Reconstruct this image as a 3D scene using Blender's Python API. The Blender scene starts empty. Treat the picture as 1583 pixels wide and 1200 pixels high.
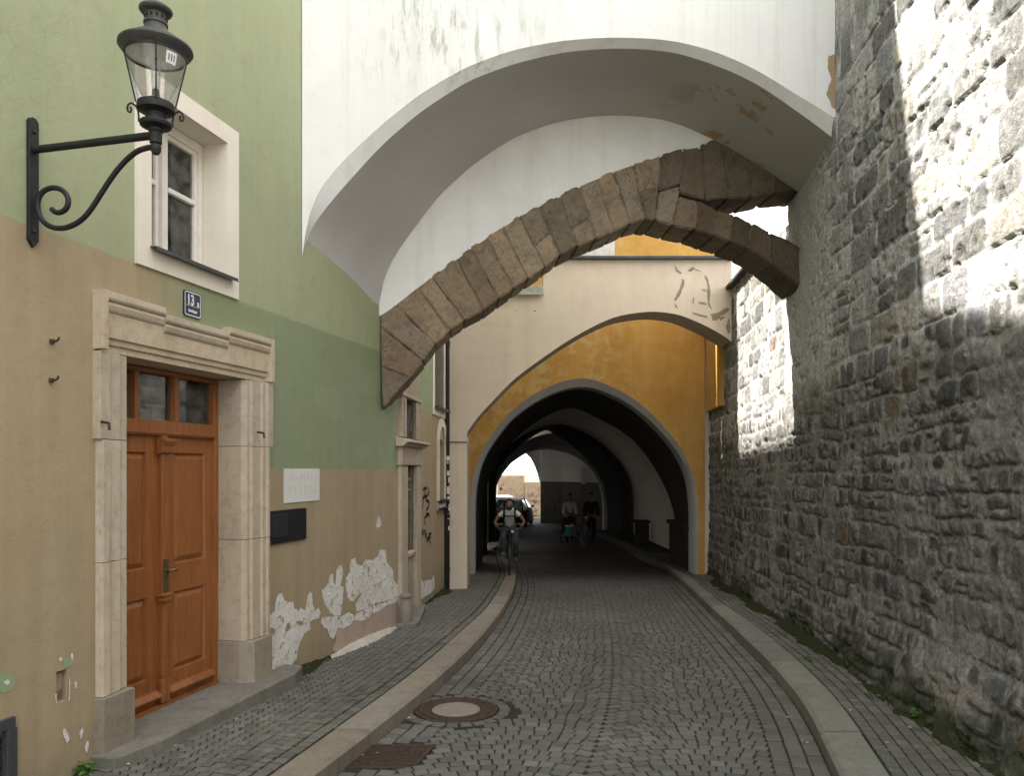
import bpy, bmesh, math, random
import numpy as np
from mathutils import Vector, Matrix, noise as mnoise
random.seed(7)
rng = np.random.default_rng(7)
R = math.radians
sc = bpy.context.scene
COL = sc.collection
# ------------------------------------------------------------------ survey of the place
F, CX, HY, EZ = 1200.0, 791.5, 724.0, 1.6        # focal length, principal column, horizon row of the survey photo; eye height
HPY = [-60, 0, 4.5, 6.8, 9.5, 13.3, 15.6, 20, 30, 40, 60, 400]
HPZ = [1.62, 1.62, 1.80, 1.86, 1.92, 2.07, 2.14, 2.27, 2.55, 2.9, 3.1, 3.1]
def gz(Y): return EZ - np.interp(Y, HPY, HPZ)     # pavement level along the lane
KH = 0.12
def rz(Y): return gz(Y) - KH                      # road level
def ground_hit(px, py, dz=0.0):
    Y = 6.0
    for _ in range(60):
        Y = 0.5 * Y + 0.5 * (F * (np.interp(Y, HPY, HPZ) + dz) / (py - HY))
    return ((px - CX) / F * Y, Y)
class Frame:
    """A vertical plane: x along it, y its left-hand normal, z up."""
    def __init__(s, p0, p1):
        s.o = Vector((p0[0], p0[1], 0)); d = Vector((p1[0] - p0[0], p1[1] - p0[1], 0)); d.normalize()
        s.u = d; s.n = Vector((-d.y, d.x, 0)); s.ang = math.atan2(d.y, d.x)
    def W(s, a, n, z): return s.o + s.u * a + s.n * n + Vector((0, 0, z))
    def hit(s, px, py, n=0.0):
        d = Vector(((px - CX) / F, 1, (HY - py) / F))
        t = (n + s.o.dot(s.n)) / d.dot(s.n)
        p = d * t; q = p - s.o
        return (q.dot(s.u), EZ + p.z)
    def hs(s, px, n=0.0): return s.hit(px, HY, n)[0]
FL = Frame((-3.716, 0), (-3.716 + 0.249 * 9.36, 9.36))      # green house, street front
BX, BY = -3.716 + 0.249 * 9.36, 9.36
F2 = Frame((BX, BY), (-1.125, 13.3))                          # green house beyond the bend
FR = Frame((2.6, 0), (2.6 + 0.088 * 10, 10))                  # rubble wall on the right
FF = Frame((-1.938, 7.14), (3.298, 7.93))                     # white bridge, near face
FB = Frame((-1.520, 8.83), (3.411, 9.22))                     # white bridge, wall over the stone arch
FC = Frame((0, 13.3), (1, 13.3))                              # cream bridge
FY = Frame((0, 15.6), (1, 15.6))                              # yellow gatehouse
def wallx(Y): return np.where(np.asarray(Y) < BY, -3.716 + 0.249 * np.asarray(Y), BX + 0.066 * (np.asarray(Y) - BY))
def rwallx(Y): return 2.6 + 0.088 * np.asarray(Y)
# ------------------------------------------------------------------ things, parts
ROOTM = {}
def setp(o, label=None, cat=None, group=None, kind=None):
    if label: o['label'] = label
    if cat: o['category'] = cat
    if group: o['group'] = group
    if kind: o['kind'] = kind
    return o
def thing(name, label, cat, loc=(0, 0, 0), rotz=0.0, group=None):
    o = bpy.data.objects.new(name, None); COL.objects.link(o)
    o.empty_display_size = 0.2
    o.location = loc; o.rotation_euler = (0, 0, rotz)
    ROOTM[o] = Matrix.Translation(Vector(loc)) @ Matrix.Rotation(rotz, 4, 'Z')
    return setp(o, label, cat, group)
def fthing(fr, name, label, cat, a=0, z=0, n=0, group=None):
    p = fr.W(a, n, z)
    return thing(name, label, cat, p, fr.ang, group)
def rootm(o):
    while o.parent: o = o.parent
    return ROOTM.get(o, Matrix.Identity(4))
def children(o): return [c for c in bpy.data.objects if c.parent == o]
def copy_tree(o, parent=None):
    c = o.copy(); COL.objects.link(c)
    if parent: c.parent = parent
    for ch in children(o): copy_tree(ch, c)
    return c
class MB:
    def __init__(s, fr=None): s.v = []; s.f = []; s.fr = fr; s.col = None
    def p(s, q):
        q = s.fr.W(*q) if s.fr else Vector(q)
        s.v.append(q); return len(s.v) - 1
    def poly(s, pts): s.f.append([s.p(q) for q in pts]); return s
    def box(s, a0, a1, n0, n1, z0, z1):
        i = [s.p((a, n, z)) for z in (z0, z1) for n in (n0, n1) for a in (a0, a1)]
        for f in ((0, 2, 3, 1), (4, 5, 7, 6), (0, 1, 5, 4), (2, 6, 7, 3), (0, 4, 6, 2), (1, 3, 7, 5)):
            s.f.append([i[k] for k in f])
        return s
    def prism(s, pts, n0, n1):      # pts in (a,z), pushed from n0 to n1
        A = [s.p((a, n0, z)) for a, z in pts]; B = [s.p((a, n1, z)) for a, z in pts]
        s.f.append(A); s.f.append(B[::-1]); m = len(pts)
        for i in range(m): s.f.append([A[i], B[i], B[(i + 1) % m], A[(i + 1) % m]])
        return s
    def prismz(s, pts, z0, z1):     # pts in (a,n)
        A = [s.p((a, n, z0)) for a, n in pts]; B = [s.p((a, n, z1)) for a, n in pts]
        s.f.append(A[::-1]); s.f.append(B); m = len(pts)
        for i in range(m): s.f.append([A[i], A[(i + 1) % m], B[(i + 1) % m], B[i]])
        return s
    def prisma(s, pts, a0, a1):     # pts in (n,z), pushed along a
        A = [s.p((a0, n, z)) for n, z in pts]; B = [s.p((a1, n, z)) for n, z in pts]
        s.f.append(A); s.f.append(B[::-1]); m = len(pts)
        for i in range(m): s.f.append([A[i], B[i], B[(i + 1) % m], A[(i + 1) % m]])
        return s
    def loft(s, rows, closed=False):
        I = [[s.p(q) for q in r] for r in rows]
        for a, b in zip(I[:-1], I[1:]):
            m = len(a)
            for k in range(m if closed else m - 1):
                s.f.append([a[k], a[(k + 1) % m], b[(k + 1) % m], b[k]])
        return I
    def tube(s, path, r, seg=10, caps=True):
        P = [s.fr.W(*q) if s.fr else Vector(q) for q in path]
        rr = r if isinstance(r, (list, tuple)) else [r] * len(P)
        prev = None; rings = []
        for i, q in enumerate(P):
            t = (P[min(i + 1, len(P) - 1)] - P[max(i - 1, 0)]).normalized()
            if prev is None:
                x = t.orthogonal().normalized()
            else:
                x = (prev - t * prev.dot(t)); x = x.normalized() if x.length > 1e-6 else t.orthogonal().normalized()
            prev = x; y = t.cross(x)
            ring = []
            for k in range(seg):
                an = 2 * math.pi * k / seg
                s.v.append(q + (x * math.cos(an) + y * math.sin(an)) * rr[i]); ring.append(len(s.v) - 1)
            rings.append(ring)
        for a, b in zip(rings[:-1], rings[1:]):
            for k in range(seg): s.f.append([a[k], a[(k + 1) % seg], b[(k + 1) % seg], b[k]])
        if caps: s.f.append(rings[0][::-1]); s.f.append(rings[-1])
        return s
    def lathe(s, prof, c, seg=32, caps=False):   # prof [(r,z)], c world centre
        c = Vector(c); rings = []
        for r, z in prof:
            ring = []
            for k in range(seg):
                an = 2 * math.pi * k / seg
                s.v.append(c + Vector((r * math.cos(an), r * math.sin(an), z))); ring.append(len(s.v) - 1)
            rings.append(ring)
        for a, b in zip(rings[:-1], rings[1:]):
            for k in range(seg): s.f.append([a[k], a[(k + 1) % seg], b[(k + 1) % seg], b[k]])
        if caps: s.f.append(rings[0][::-1]); s.f.append(rings[-1])
        return s
    def build(s, name, mat, parent=None, smooth=False, bevel=0, seg=2, recalc=True, angle=40):
        me = bpy.data.meshes.new(name)
        M = rootm(parent).inverted() if parent else Matrix.Identity(4)
        me.from_pydata([tuple(M @ q) for q in s.v], [], s.f)
        if recalc:
            bm = bmesh.new(); bm.from_mesh(me); bmesh.ops.recalc_face_normals(bm, faces=bm.faces); bm.to_mesh(me); bm.free()
        me.materials.append(mat)
        o = bpy.data.objects.new(name, me); COL.objects.link(o)
        if parent: o.parent = parent
        if smooth:
            me.polygons.foreach_set('use_smooth', [True] * len(me.polygons))
            try: me.set_sharp_from_angle(angle=R(angle))
            except Exception: pass
        if bevel:
            b = o.modifiers.new('b', 'BEVEL'); b.width = bevel; b.segments = seg; b.limit_method = 'ANGLE'; b.angle_limit = R(35)
        return o
def np_mesh(name, V, Fq, mat, parent=None, tone=None, smooth=True):
    me = bpy.data.meshes.new(name)
    M = np.array(rootm(parent).inverted()) if parent else np.eye(4)
    V = V @ M[:3, :3].T + M[:3, 3]
    me.from_pydata([], [], [])
    me.vertices.add(len(V)); me.vertices.foreach_set('co', V.astype(np.float32).ravel())
    nf, k = Fq.shape
    me.loops.add(nf * k); me.loops.foreach_set('vertex_index', Fq.astype(np.int32).ravel())
    me.polygons.add(nf); me.polygons.foreach_set('loop_start', np.arange(0, nf * k, k, dtype=np.int32))
    me.polygons.foreach_set('use_smooth', np.full(nf, smooth))
    me.update(calc_edges=True); me.validate()
    if tone is not None:
        at = me.color_attributes.new('tone', 'FLOAT_COLOR', 'POINT')
        at.data.foreach_set('color', tone.astype(np.float32).ravel())
    me.materials.append(mat)
    o = bpy.data.objects.new(name, me); COL.objects.link(o)
    if parent: o.parent = parent
    return o
# numpy value noise
_tab = rng.random((256, 256))
def vn(x, y):
    xi = np.floor(x).astype(int); yi = np.floor(y).astype(int); fx = x - xi; fy = y - yi
    fx = fx * fx * (3 - 2 * fx); fy = fy * fy * (3 - 2 * fy)
    a = _tab[xi & 255, yi & 255]; b = _tab[(xi + 1) & 255, yi & 255]; c = _tab[xi & 255, (yi + 1) & 255]; d = _tab[(xi + 1) & 255, (yi + 1) & 255]
    return (a * (1 - fx) + b * fx) * (1 - fy) + (c * (1 - fx) + d * fx) * fy
def fbm(x, y, o=4):
    r = 0; am = .5; t = 0
    for i in range(o):
        r = r + am * vn(x * 2 ** i + 17.3 * i, y * 2 ** i + 9.1 * i); t += am; am *= .5
    return r / t
def sst(a, b, x): t = np.clip((x - a) / (b - a), 0, 1); return t * t * (3 - 2 * t)
def resample(pts, n):
    P = np.array(pts, float); d = np.r_[0, np.cumsum(np.hypot(*np.diff(P, axis=0).T))]
    t = np.linspace(0, d[-1], n)
    return list(zip(np.interp(t, d, P[:, 0]), np.interp(t, d, P[:, 1])))
def smooth_line(pts, n=60, it=2):
    P = np.array(resample(pts, n))
    for _ in range(it):
        P[1:-1] = .25 * P[:-2] + .5 * P[1:-1] + .25 * P[2:]
    return [tuple(q) for q in P]
# ------------------------------------------------------------------ materials
def lin(r, g, b): return tuple(((c / 255) / 12.92 if c < 10.3 else (((c / 255) + .055) / 1.055) ** 2.4) for c in (r, g, b)) + (1,)
def c4(c): return tuple(c[:3]) + (1,)
class N:
    def __init__(s, name):
        s.material = bpy.data.materials.new(name); s.material.use_nodes = True; s.t = s.material.node_tree
        s.b = s.t.nodes['Principled BSDF']; s.o = s.t.nodes['Material Output']
        s.O = s.n('ShaderNodeTexCoord').outputs['Object']
    def n(s, typ, ins=None, **pr):
        k = s.t.nodes.new(typ)
        for a, v in pr.items(): setattr(k, a, v)
        for a, v in (ins or {}).items():
            if hasattr(v, 'is_output'): s.t.links.new(v, k.inputs[a])
            else: k.inputs[a].default_value = v
        return k
    def map(s, sc_=(1, 1, 1), loc=(0, 0, 0), vec=None): return s.n('ShaderNodeMapping', {'Vector': vec or s.O, 'Scale': sc_, 'Location': loc}).outputs[0]
    def noise(s, scale, detail=4, rough=.6, dist=0, vec=None):
        return s.n('ShaderNodeTexNoise', {'Vector': vec or s.O, 'Scale': scale, 'Detail': detail, 'Roughness': rough, 'Distortion': dist}).outputs['Fac']
    def vor(s, scale, feature='F1', vec=None, out='Distance', rand=1):
        return s.n('ShaderNodeTexVoronoi', {'Vector': vec or s.O, 'Scale': scale, 'Randomness': rand}, feature=feature).outputs[out]
    def mr(s, v, a, b, c=0., d=1.): return s.n('ShaderNodeMapRange', {0: v, 1: a, 2: b, 3: c, 4: d}).outputs[0]
    def m(s, op, a, b=0.): return s.n('ShaderNodeMath', {0: a, 1: b}, operation=op).outputs[0]
    def mix(s, f, a, b, blend='MIX'):
        return s.n('ShaderNodeMix', {0: f, 6: a if hasattr(a, 'is_output') else c4(a), 7: b if hasattr(b, 'is_output') else c4(b)}, data_type='RGBA', blend_type=blend).outputs[2]
    def fmix(s, f, a, b): return s.n('ShaderNodeMix', {0: f, 2: a, 3: b}, data_type='FLOAT').outputs[0]
    def xyz(s, vec=None): return s.n('ShaderNodeSeparateXYZ', {0: vec or s.O}).outputs
    def attr(s, nm='tone'): return s.n('ShaderNodeAttribute', attribute_name=nm).outputs['Color']
    def bump(s, h, st=.5, d=.01, nrm=None):
        i = {'Height': h, 'Strength': st, 'Distance': d}
        if nrm is not None: i['Normal'] = nrm
        return s.n('ShaderNodeBump', i).outputs[0]
    def done(s, col, rough=.85, nrm=None, metal=0., spec=.3):
        for k, v in (('Base Color', col), ('Roughness', rough), ('Metallic', metal), ('Specular IOR Level', spec)):
            if hasattr(v, 'is_output'): s.t.links.new(v, s.b.inputs[k])
            else: s.b.inputs[k].default_value = c4(v) if k == 'Base Color' else v
        if nrm is not None: s.t.links.new(nrm, s.b.inputs['Normal'])
        return s.material
def plaster(name, col, dirt=(.3, .26, .2), amt=.25, streak=.3, bump=.35, cracks=False):
    k = N(name)
    a = k.noise(.7, 6, .65); b = k.noise(5, 6, .7)
    c = k.mix(k.mr(a, .3, .7), tuple(x * .9 for x in col[:3]), tuple(min(1, x * 1.08) for x in col[:3]))
    st = k.noise(2.2, 5, .65, vec=k.map((2.2, 2.2, .16)))
    c = k.mix(k.m('MULTIPLY', k.mr(st, .5, .8), streak), c, dirt)
    c = k.mix(k.m('MULTIPLY', k.mr(b, .5, .78), amt), c, dirt)
    sp = k.noise(38, 3, .6)
    c = k.mix(k.m('MULTIPLY', k.mr(sp, .66, .74), .45), c, tuple(x * .55 for x in col[:3]))
    h = k.m('ADD', k.m('MULTIPLY', k.noise(4, 5, .55), 1.6), k.m('MULTIPLY', k.noise(90, 3, .6), .25))
    return k.done(c, .9, k.bump(h, bump, .012), spec=.2)
def stone(name, c1, c2, dark, sc_=5., bump=.5, attr=True, pits=True):
    k = N(name)
    a = k.noise(sc_, 7, .7); b = k.noise(sc_ * 6, 5, .7)
    c = k.mix(k.mr(a, .3, .7), c1, c2)
    c = k.mix(k.m('MULTIPLY', k.mr(b, .5, .75), .55), c, dark)
    st = k.noise(3, 5, .7, vec=k.map((2, 2, .35)))
    c = k.mix(k.m('MULTIPLY', k.mr(st, .52, .75), .45), c, dark)
    if attr: c = k.mix(1., c, k.attr(), 'MULTIPLY')
    h = k.m('ADD', k.m('MULTIPLY', b, .6), k.m('MULTIPLY', k.noise(sc_ * 22, 3, .65), .3))
    if pits:
        v = k.mr(k.vor(sc_ * 5, vec=None), .08, .22)
        pm = k.mr(k.noise(sc_ * .9, 3, .6), .5, .62)
        pit = k.m('MULTIPLY', k.m('SUBTRACT', 1., v), pm)
        c = k.mix(k.m('MULTIPLY', pit, .7), c, tuple(x * .35 for x in dark[:3]))
        h = k.m('SUBTRACT', h, pit)
    return k.done(c, .9, k.bump(h, bump, .015), spec=.2)
def plain(name, col, rough=.6, metal=0., spec=.4, var=.15, sc_=12, bump=.15):
    k = N(name); a = k.noise(sc_, 5, .65)
    c = k.mix(k.mr(a, .3, .7), tuple(x * (1 - var) for x in col[:3]), tuple(min(1, x * (1 + var)) for x in col[:3]))
    return k.done(c, rough, k.bump(k.noise(sc_ * 8, 3, .6), bump, .004), metal, spec)
def glass(name, tint=(.9, .95, .93), refl=1.0, dirt=.12):
    k = N(name)
    fr = k.n('ShaderNodeFresnel', {'IOR': 1.5}).outputs[0]
    tr = k.n('ShaderNodeBsdfTransparent', {'Color': c4(tint)}).outputs[0]
    gl = k.n('ShaderNodeBsdfGlossy', {'Color': (1, 1, 1, 1), 'Roughness': .03}).outputs[0]
    df = k.n('ShaderNodeBsdfDiffuse', {'Color': (.6, .6, .57, 1)}).outputs[0]
    a = k.n('ShaderNodeMixShader', {0: k.m('MULTIPLY', fr, refl), 1: tr, 2: gl}).outputs[0]
    dm = k.m('MULTIPLY', k.mr(k.noise(9, 5, .7), .4, .75), dirt)
    b = k.n('ShaderNodeMixShader', {0: dm, 1: a, 2: df}).outputs[0]
    k.t.links.new(b, k.o.inputs['Surface'])
    return k.material
# ------------------------------------------------------------------ material set
M = {}
M['white'] = plaster('white_plaster', (.82, .81, .78), (.55, .52, .45), .18, .35, .22)
M['cream'] = plaster('cream_plaster', (.82, .70, .56), (.52, .42, .31), .25, .3, .3)
M['yellow'] = None
M['trim'] = plaster('window_surround_paint', (.80, .73, .62), (.5, .44, .34), .15, .2, .2)
M['peel'] = plaster('bare_white_plaster', (.90, .88, .84), (.60, .52, .44), .45, .15, 1.0)
def peel():
    k = N('bare_white_plaster')
    a = k.noise(1.6, 6, .7); b = k.noise(9, 6, .72); g = k.noise(30, 4, .7)
    c = k.mix(k.mr(a, .35, .65), (.72, .68, .62), (.85, .82, .77))
    c = k.mix(k.m('MULTIPLY', k.mr(b, .585, .60), .85), c, (.40, .32, .215))
    c = k.mix(k.m('MULTIPLY', k.mr(k.noise(4.3, 6, .75, .5), .56, .585), .6), c, (.58, .50, .43))
    c = k.mix(k.m('MULTIPLY', k.mr(g, .52, .7), .35), c, (.50, .45, .38))
    h = k.m('ADD', k.m('ADD', k.m('MULTIPLY', b, 1.), k.m('MULTIPLY', k.mr(b, .585, .60), .5)), k.m('MULTIPLY', g, .4))
    return k.done(c, .95, k.bump(h, 1., .03), 0, .1)
M['peel'] = peel()
M['peelpink'] = plaster('bare_pink_render', (.47, .36, .29), (.28, .21, .16), .5, .3, .8)
M['peelgreen'] = plaster('old_green_paint', (.30, .37, .22), (.3, .3, .2), .2, .1, .3)
M['peeltan'] = plaster('bare_tan_render', (.40, .29, .18), (.22, .17, .11), .5, .2, .8)
M['peelbrown'] = plaster('bare_brown_render', (.36, .29, .235), (.22, .17, .135), .5, .2, .8)
M['sand'] = stone('sandstone', (.49, .405, .295), (.60, .515, .395), (.27, .205, .145), 2.5, .5, True, False)
M['rock'] = stone('tuff_voussoir', (.28, .21, .145), (.40, .31, .22), (.075, .06, .046), 3.6, 1.3, True, True)
def rock():
    k = N('tuff_voussoir_stone')
    a = k.noise(3.4, 7, .7); b = k.noise(17, 6, .75); g = k.noise(6, 6, .75, .6); f = k.noise(70, 4, .7)
    c = k.mix(k.mr(a, .3, .7), (.275, .205, .13), (.41, .325, .225))
    c = k.mix(k.m('MULTIPLY', k.mr(g, .50, .66), .65), c, (.17, .14, .11))
    c = k.mix(k.m('MULTIPLY', k.mr(b, .56, .68), .7), c, (.07, .058, .046))
    c = k.mix(k.m('MULTIPLY', k.mr(b, .42, .32), .6), c, (.46, .40, .32))
    c = k.mix(k.m('MULTIPLY', k.mr(f, .55, .75), .4), c, (.10, .08, .06))
    v = k.mr(k.vor(13., vec=k.n('ShaderNodeVectorMath', {0: k.O, 1: k.n('ShaderNodeTexNoise', {'Vector': k.O, 'Scale': 9., 'Detail': 4.}).outputs['Color']}, operation='ADD').outputs[0]), .10, .24)
    pit = k.m('MULTIPLY', k.m('SUBTRACT', 1., v), k.mr(k.noise(2.6, 3, .6), .47, .58))
    c = k.mix(k.m('MULTIPLY', pit, .85), c, (.03, .025, .02))
    c = k.mix(1., c, k.attr(), 'MULTIPLY')
    h = k.m('SUBTRACT', k.m('ADD', k.m('ADD', k.m('MULTIPLY', b, 1.1), k.m('MULTIPLY', g, .8)), k.m('MULTIPLY', f, .35)), k.m('MULTIPLY', pit, 1.6))
    return k.done(c, .93, k.bump(h, 1., .028), 0, .15)
M['rock'] = rock()
M['rubbish'] = stone('plaster_crumbs', (.50, .45, .38), (.66, .61, .54), (.25, .20, .15), 16, 1.0, False, False)
M['mortar'] = stone('dark_mortar', (.19, .145, .105), (.25, .195, .145), (.06, .05, .04), 5, .8, False, False)
M['darkrib'] = stone('soot_dark_stone', (.035, .032, .028), (.06, .055, .048), (.012, .011, .01), 3, .8, False, False)
M['vaultwhite'] = plaster('grey_white_vault_plaster', (.72, .72, .72), (.42, .42, .41), .3, .3, .3)
M['iron'] = plain('black_iron', (.022, .022, .024), .55, .3, .45, .3, 20, .5)
M['zinc'] = plain('grey_zinc', (.10, .105, .11), .5, .7, .5, .2, 8, .2)
M['pipe'] = plain('dark_pipe_metal', (.022, .021, .02), .5, .4, .4, .35, 9, .3)
M['rust'] = plain('rusty_iron', (.066, .047, .037), .75, .3, .3, .4, 25, .6)
M['conc'] = stone('cover_concrete', (.22, .19, .15), (.30, .26, .21), (.10, .085, .07), 12, .5, False, False)
M['step'] = stone('step_stone', (.16, .15, .128), (.23, .215, .185), (.075, .07, .06), 4, .4, False, False)
M['dark'] = plain('dark_interior', (.02, .02, .02), .9)
M['curtain'] = plain('curtain_cloth', (.42, .40, .37), .95)
M['frame'] = plain('window_white_paint', (.78, .73, .66), .5, 0, .4, .06)
M['glass'] = glass('window_glass')
M['lampglass'] = glass('lamp_glass', (.99, .995, .99), .7, .22)  # milky film turned up to stand in for bright highlights
M['dusty'] = plain('dusty_iron', (.075, .075, .072), .6, .2, .4, .3, 14, .4)
M['blue'] = plain('enamel_blue', (.025, .03, .07), .25, 0, .5, .05)
M['enamel'] = plain('enamel_white', (.75, .75, .73), .3, 0, .5, .05)
M['paper'] = plaster('white_board', (.74, .72, .68), (.55, .52, .48), .3, .3, .1)
M['faint'] = plain('faded_grey_print', (.55, .53, .50), .9)
M['black'] = plain('black_panel', (.022, .023, .025), .35, .2, .5, .1)
M['black2'] = plain('black_plastic', (.03, .031, .034), .3, 0, .5, .1)
M['ink'] = plain('black_marker', (.012, .012, .014), .6)
def wood():
    k = N('orange_varnished_wood')
    g = k.noise(3, 6, .65, .6, k.map((9, 9, .7))); f = k.noise(30, 4, .7, .2, k.map((5, 5, .25)))
    c = k.mix(k.mr(g, .3, .7), (.23, .078, .022), (.36, .135, .04))
    c = k.mix(k.m('MULTIPLY', k.mr(f, .5, .75), .5), c, (.15, .045, .012))
    z = k.xyz()[2]
    c = k.mix(k.m('MULTIPLY', k.mr(k.noise(4, 5, .7), .48, .7), k.mr(z, .5, -.1, .0, .75)), c, (.10, .045, .022))
    return k.done(c, .42, k.bump(f, .15, .003), 0, .4)
M['wood'] = wood()
def house_paint(second=False):
    k = N('green_and_tan_facade_paint' + ('_bend' if second else ''))
    x, y, z = k.xyz()
    z = k.m('ADD', z, k.m('MULTIPLY', k.m('SUBTRACT', k.noise(7, 5, .6), .5), .035))
    if second:
        isg = k.mr(z, EZ + .80, EZ + .83)
        gup = (.32, .36, .21)
    else:
        sx = k.m('ADD', x, k.m('MULTIPLY', k.m('SUBTRACT', k.noise(3, 5, .7), .5), .35))
        isg = k.m('MAXIMUM', k.mr(z, EZ + 1.325, EZ + 1.345), k.m('MULTIPLY', k.mr(z, EZ - .025, EZ - .005), k.mr(sx, 5.25, 5.95)))
        hi = k.mr(z, EZ + 1.325, EZ + 1.345)
        gup = k.mix(hi, (.262, .305, .175), (.375, .40, .24))
    a = k.noise(.9, 6, .65); b = k.noise(6, 6, .72); sp = k.noise(55, 3, .6)
    t = k.mix(k.mr(a, .3, .7), (.37, .285, .175), (.44, .345, .22))
    c = k.mix(isg, t, gup)
    c = k.mix(k.m('MULTIPLY', k.mr(a, .5, .72), .35), c, k.mix(isg, (.27, .21, .13), (.27, .30, .20)))
    st = k.noise(2.5, 5, .65, vec=k.map((2.6, 2.6, .14)))
    c = k.mix(k.m('MULTIPLY', k.mr(st, .46, .72), .42), c, k.mix(isg, (.25, .21, .15), (.30, .33, .24)))
    c = k.mix(k.m('MULTIPLY', k.mr(st, .45, .25), .22), c, (.5, .45, .36))
    c = k.mix(k.m('MULTIPLY', k.mr(b, .52, .8), .3), c, (.22, .19, .13))
    c = k.mix(k.m('MULTIPLY', k.mr(sp, .70, .76), .5), c, (.55, .52, .45))
    # damp dirt along the foot of the wall
    ft = k.m('MULTIPLY', k.mr(k.m('ADD', z, k.m('MULTIPLY', b, .5)), .35, -.25), k.mr(a, .3, .6, .3, .8))
    c = k.mix(ft, c, (.17, .15, .11))
    h = k.m('ADD', k.m('MULTIPLY', k.noise(3, 5, .55), 1.8), k.m('MULTIPLY', k.noise(100, 3, .6), .4))
    h = k.m('ADD', h, k.m('MULTIPLY', k.noise(11, 6, .7), .9))
    cr = k.m('MULTIPLY', k.mr(k.vor(.75, 'DISTANCE_TO_EDGE', k.n('ShaderNodeVectorMath', {0: k.O, 1: k.n('ShaderNodeTexNoise', {'Vector': k.O, 'Scale': 3., 'Detail': 6.}).outputs['Color']}, operation='ADD').outputs[0]), .004, .0015), k.mr(k.noise(1.3, 3, .6), .5, .56))
    c = k.mix(k.m('MULTIPLY', cr, .15), c, (.14, .12, .08))
    rp = k.mr(k.noise(1.5, 2, .4, .3), .58, .592)
    c = k.mix(k.m('MULTIPLY', rp, .16), c, k.mix(isg, (.46, .36, .24), (.40, .42, .29)))
    return k.done(c, .92, k.bump(h, .45, .012), 0, .15)
M['house'] = house_paint(); M['house2'] = house_paint(True)
def yellow():
    k = N('ochre_plaster')
    a = k.noise(1.1, 6, .7); b = k.noise(5, 6, .7)
    c = k.mix(k.mr(a, .35, .68), (.50, .275, .065), (.63, .38, .115))
    x, y, z = k.xyz()
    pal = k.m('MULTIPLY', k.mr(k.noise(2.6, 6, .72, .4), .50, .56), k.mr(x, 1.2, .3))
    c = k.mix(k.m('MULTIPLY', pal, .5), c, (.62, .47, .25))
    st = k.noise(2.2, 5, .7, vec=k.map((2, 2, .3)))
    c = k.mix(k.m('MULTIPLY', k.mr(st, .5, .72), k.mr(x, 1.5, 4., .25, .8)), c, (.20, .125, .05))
    c = k.mix(k.m('MULTIPLY', k.mr(b, .55, .7), .35), c, (.36, .22, .08))
    return k.done(c, .92, k.bump(k.m('ADD', a, k.m('MULTIPLY', b, .4)), .4, .02), 0, .15)
M['yellow'] = yellow()
def bridge_white():
    k = N('white_bridge_plaster')
    x, y, z = k.xyz()
    a = k.noise(.8, 6, .65); b = k.noise(5, 6, .7)
    c = k.mix(k.mr(a, .3, .7), (.74, .735, .71), (.84, .835, .815))
    st = k.noise(3.2, 6, .65, vec=k.map((2.5, 2.5, .1)))
    c = k.mix(k.m('MULTIPLY', k.mr(st, .5, .72), .32), c, (.52, .50, .45))
    # mossy runs above the arch
    ms = k.noise(5, 6, .72, vec=k.map((2.0, 2.0, .33)))
    zone = k.m('MULTIPLY', k.m('MULTIPLY', k.mr(z, 5.15, 5.45), k.mr(z, 6.3, 5.85)), k.m('MULTIPLY', k.mr(x, .4, .8), k.mr(x, 2.6, 1.4)))
    c = k.mix(k.m('MULTIPLY', k.m('MULTIPLY', k.mr(ms, .52, .63), zone), .62), c, (.20, .22, .10))
    c = k.mix(k.m('MULTIPLY', k.mr(b, .55, .8), .25), c, (.45, .42, .36))
    return k.done(c, .92, k.bump(k.m('ADD', k.m('MULTIPLY', a, 2.), k.m('MULTIPLY', k.noise(70, 3, .6), .2)), .3, .012), 0, .15)
M['bridge'] = bridge_white()
def soffit():
    k = N('grey_vault_plaster')
    x, y, z = k.xyz()
    a = k.noise(1.0, 6, .65); b = k.noise(4, 6, .72)
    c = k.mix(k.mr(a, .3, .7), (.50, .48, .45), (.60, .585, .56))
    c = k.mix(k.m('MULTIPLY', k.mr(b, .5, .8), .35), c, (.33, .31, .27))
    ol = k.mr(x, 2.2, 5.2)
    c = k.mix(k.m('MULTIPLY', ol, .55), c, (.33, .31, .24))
    p = k.m('MULTIPLY', k.mr(k.noise(1.7, 6, .7, .5), .555, .57), k.mr(x, 3.7, 4.5))
    c = k.mix(p, c, (.38, .28, .16))
    return k.done(c, .92, k.bump(k.m('ADD', k.m('MULTIPLY', a, 2.), k.m('ADD', k.m('MULTIPLY', p, -1.5), k.m('MULTIPLY', k.noise(60, 3, .6), .2))), .35, .012), 0, .15)
M['soffit'] = soffit()
def sett_mat(name, ca, cb, moss):
    k = N(name)
    a = k.noise(2.0, 5, .65); f = k.noise(60, 4, .7)
    c = k.mix(k.mr(a, .3, .7), ca, cb)
    c = k.mix(k.m('MULTIPLY', k.mr(f, .45, .75), .5), c, tuple(x * .5 for x in ca))
    c = k.mix(1., c, k.attr(), 'MULTIPLY')
    return k.done(c, k.mr(a, .3, .7, .55, .8), k.bump(f, .45, .004), 0, .35)
M['sett'] = sett_mat('granite_setts', (.092, .089, .082), (.126, .122, .112), .2)
M['psett'] = sett_mat('pavement_setts', (.10, .097, .085), (.135, .13, .113), .4)
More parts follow.
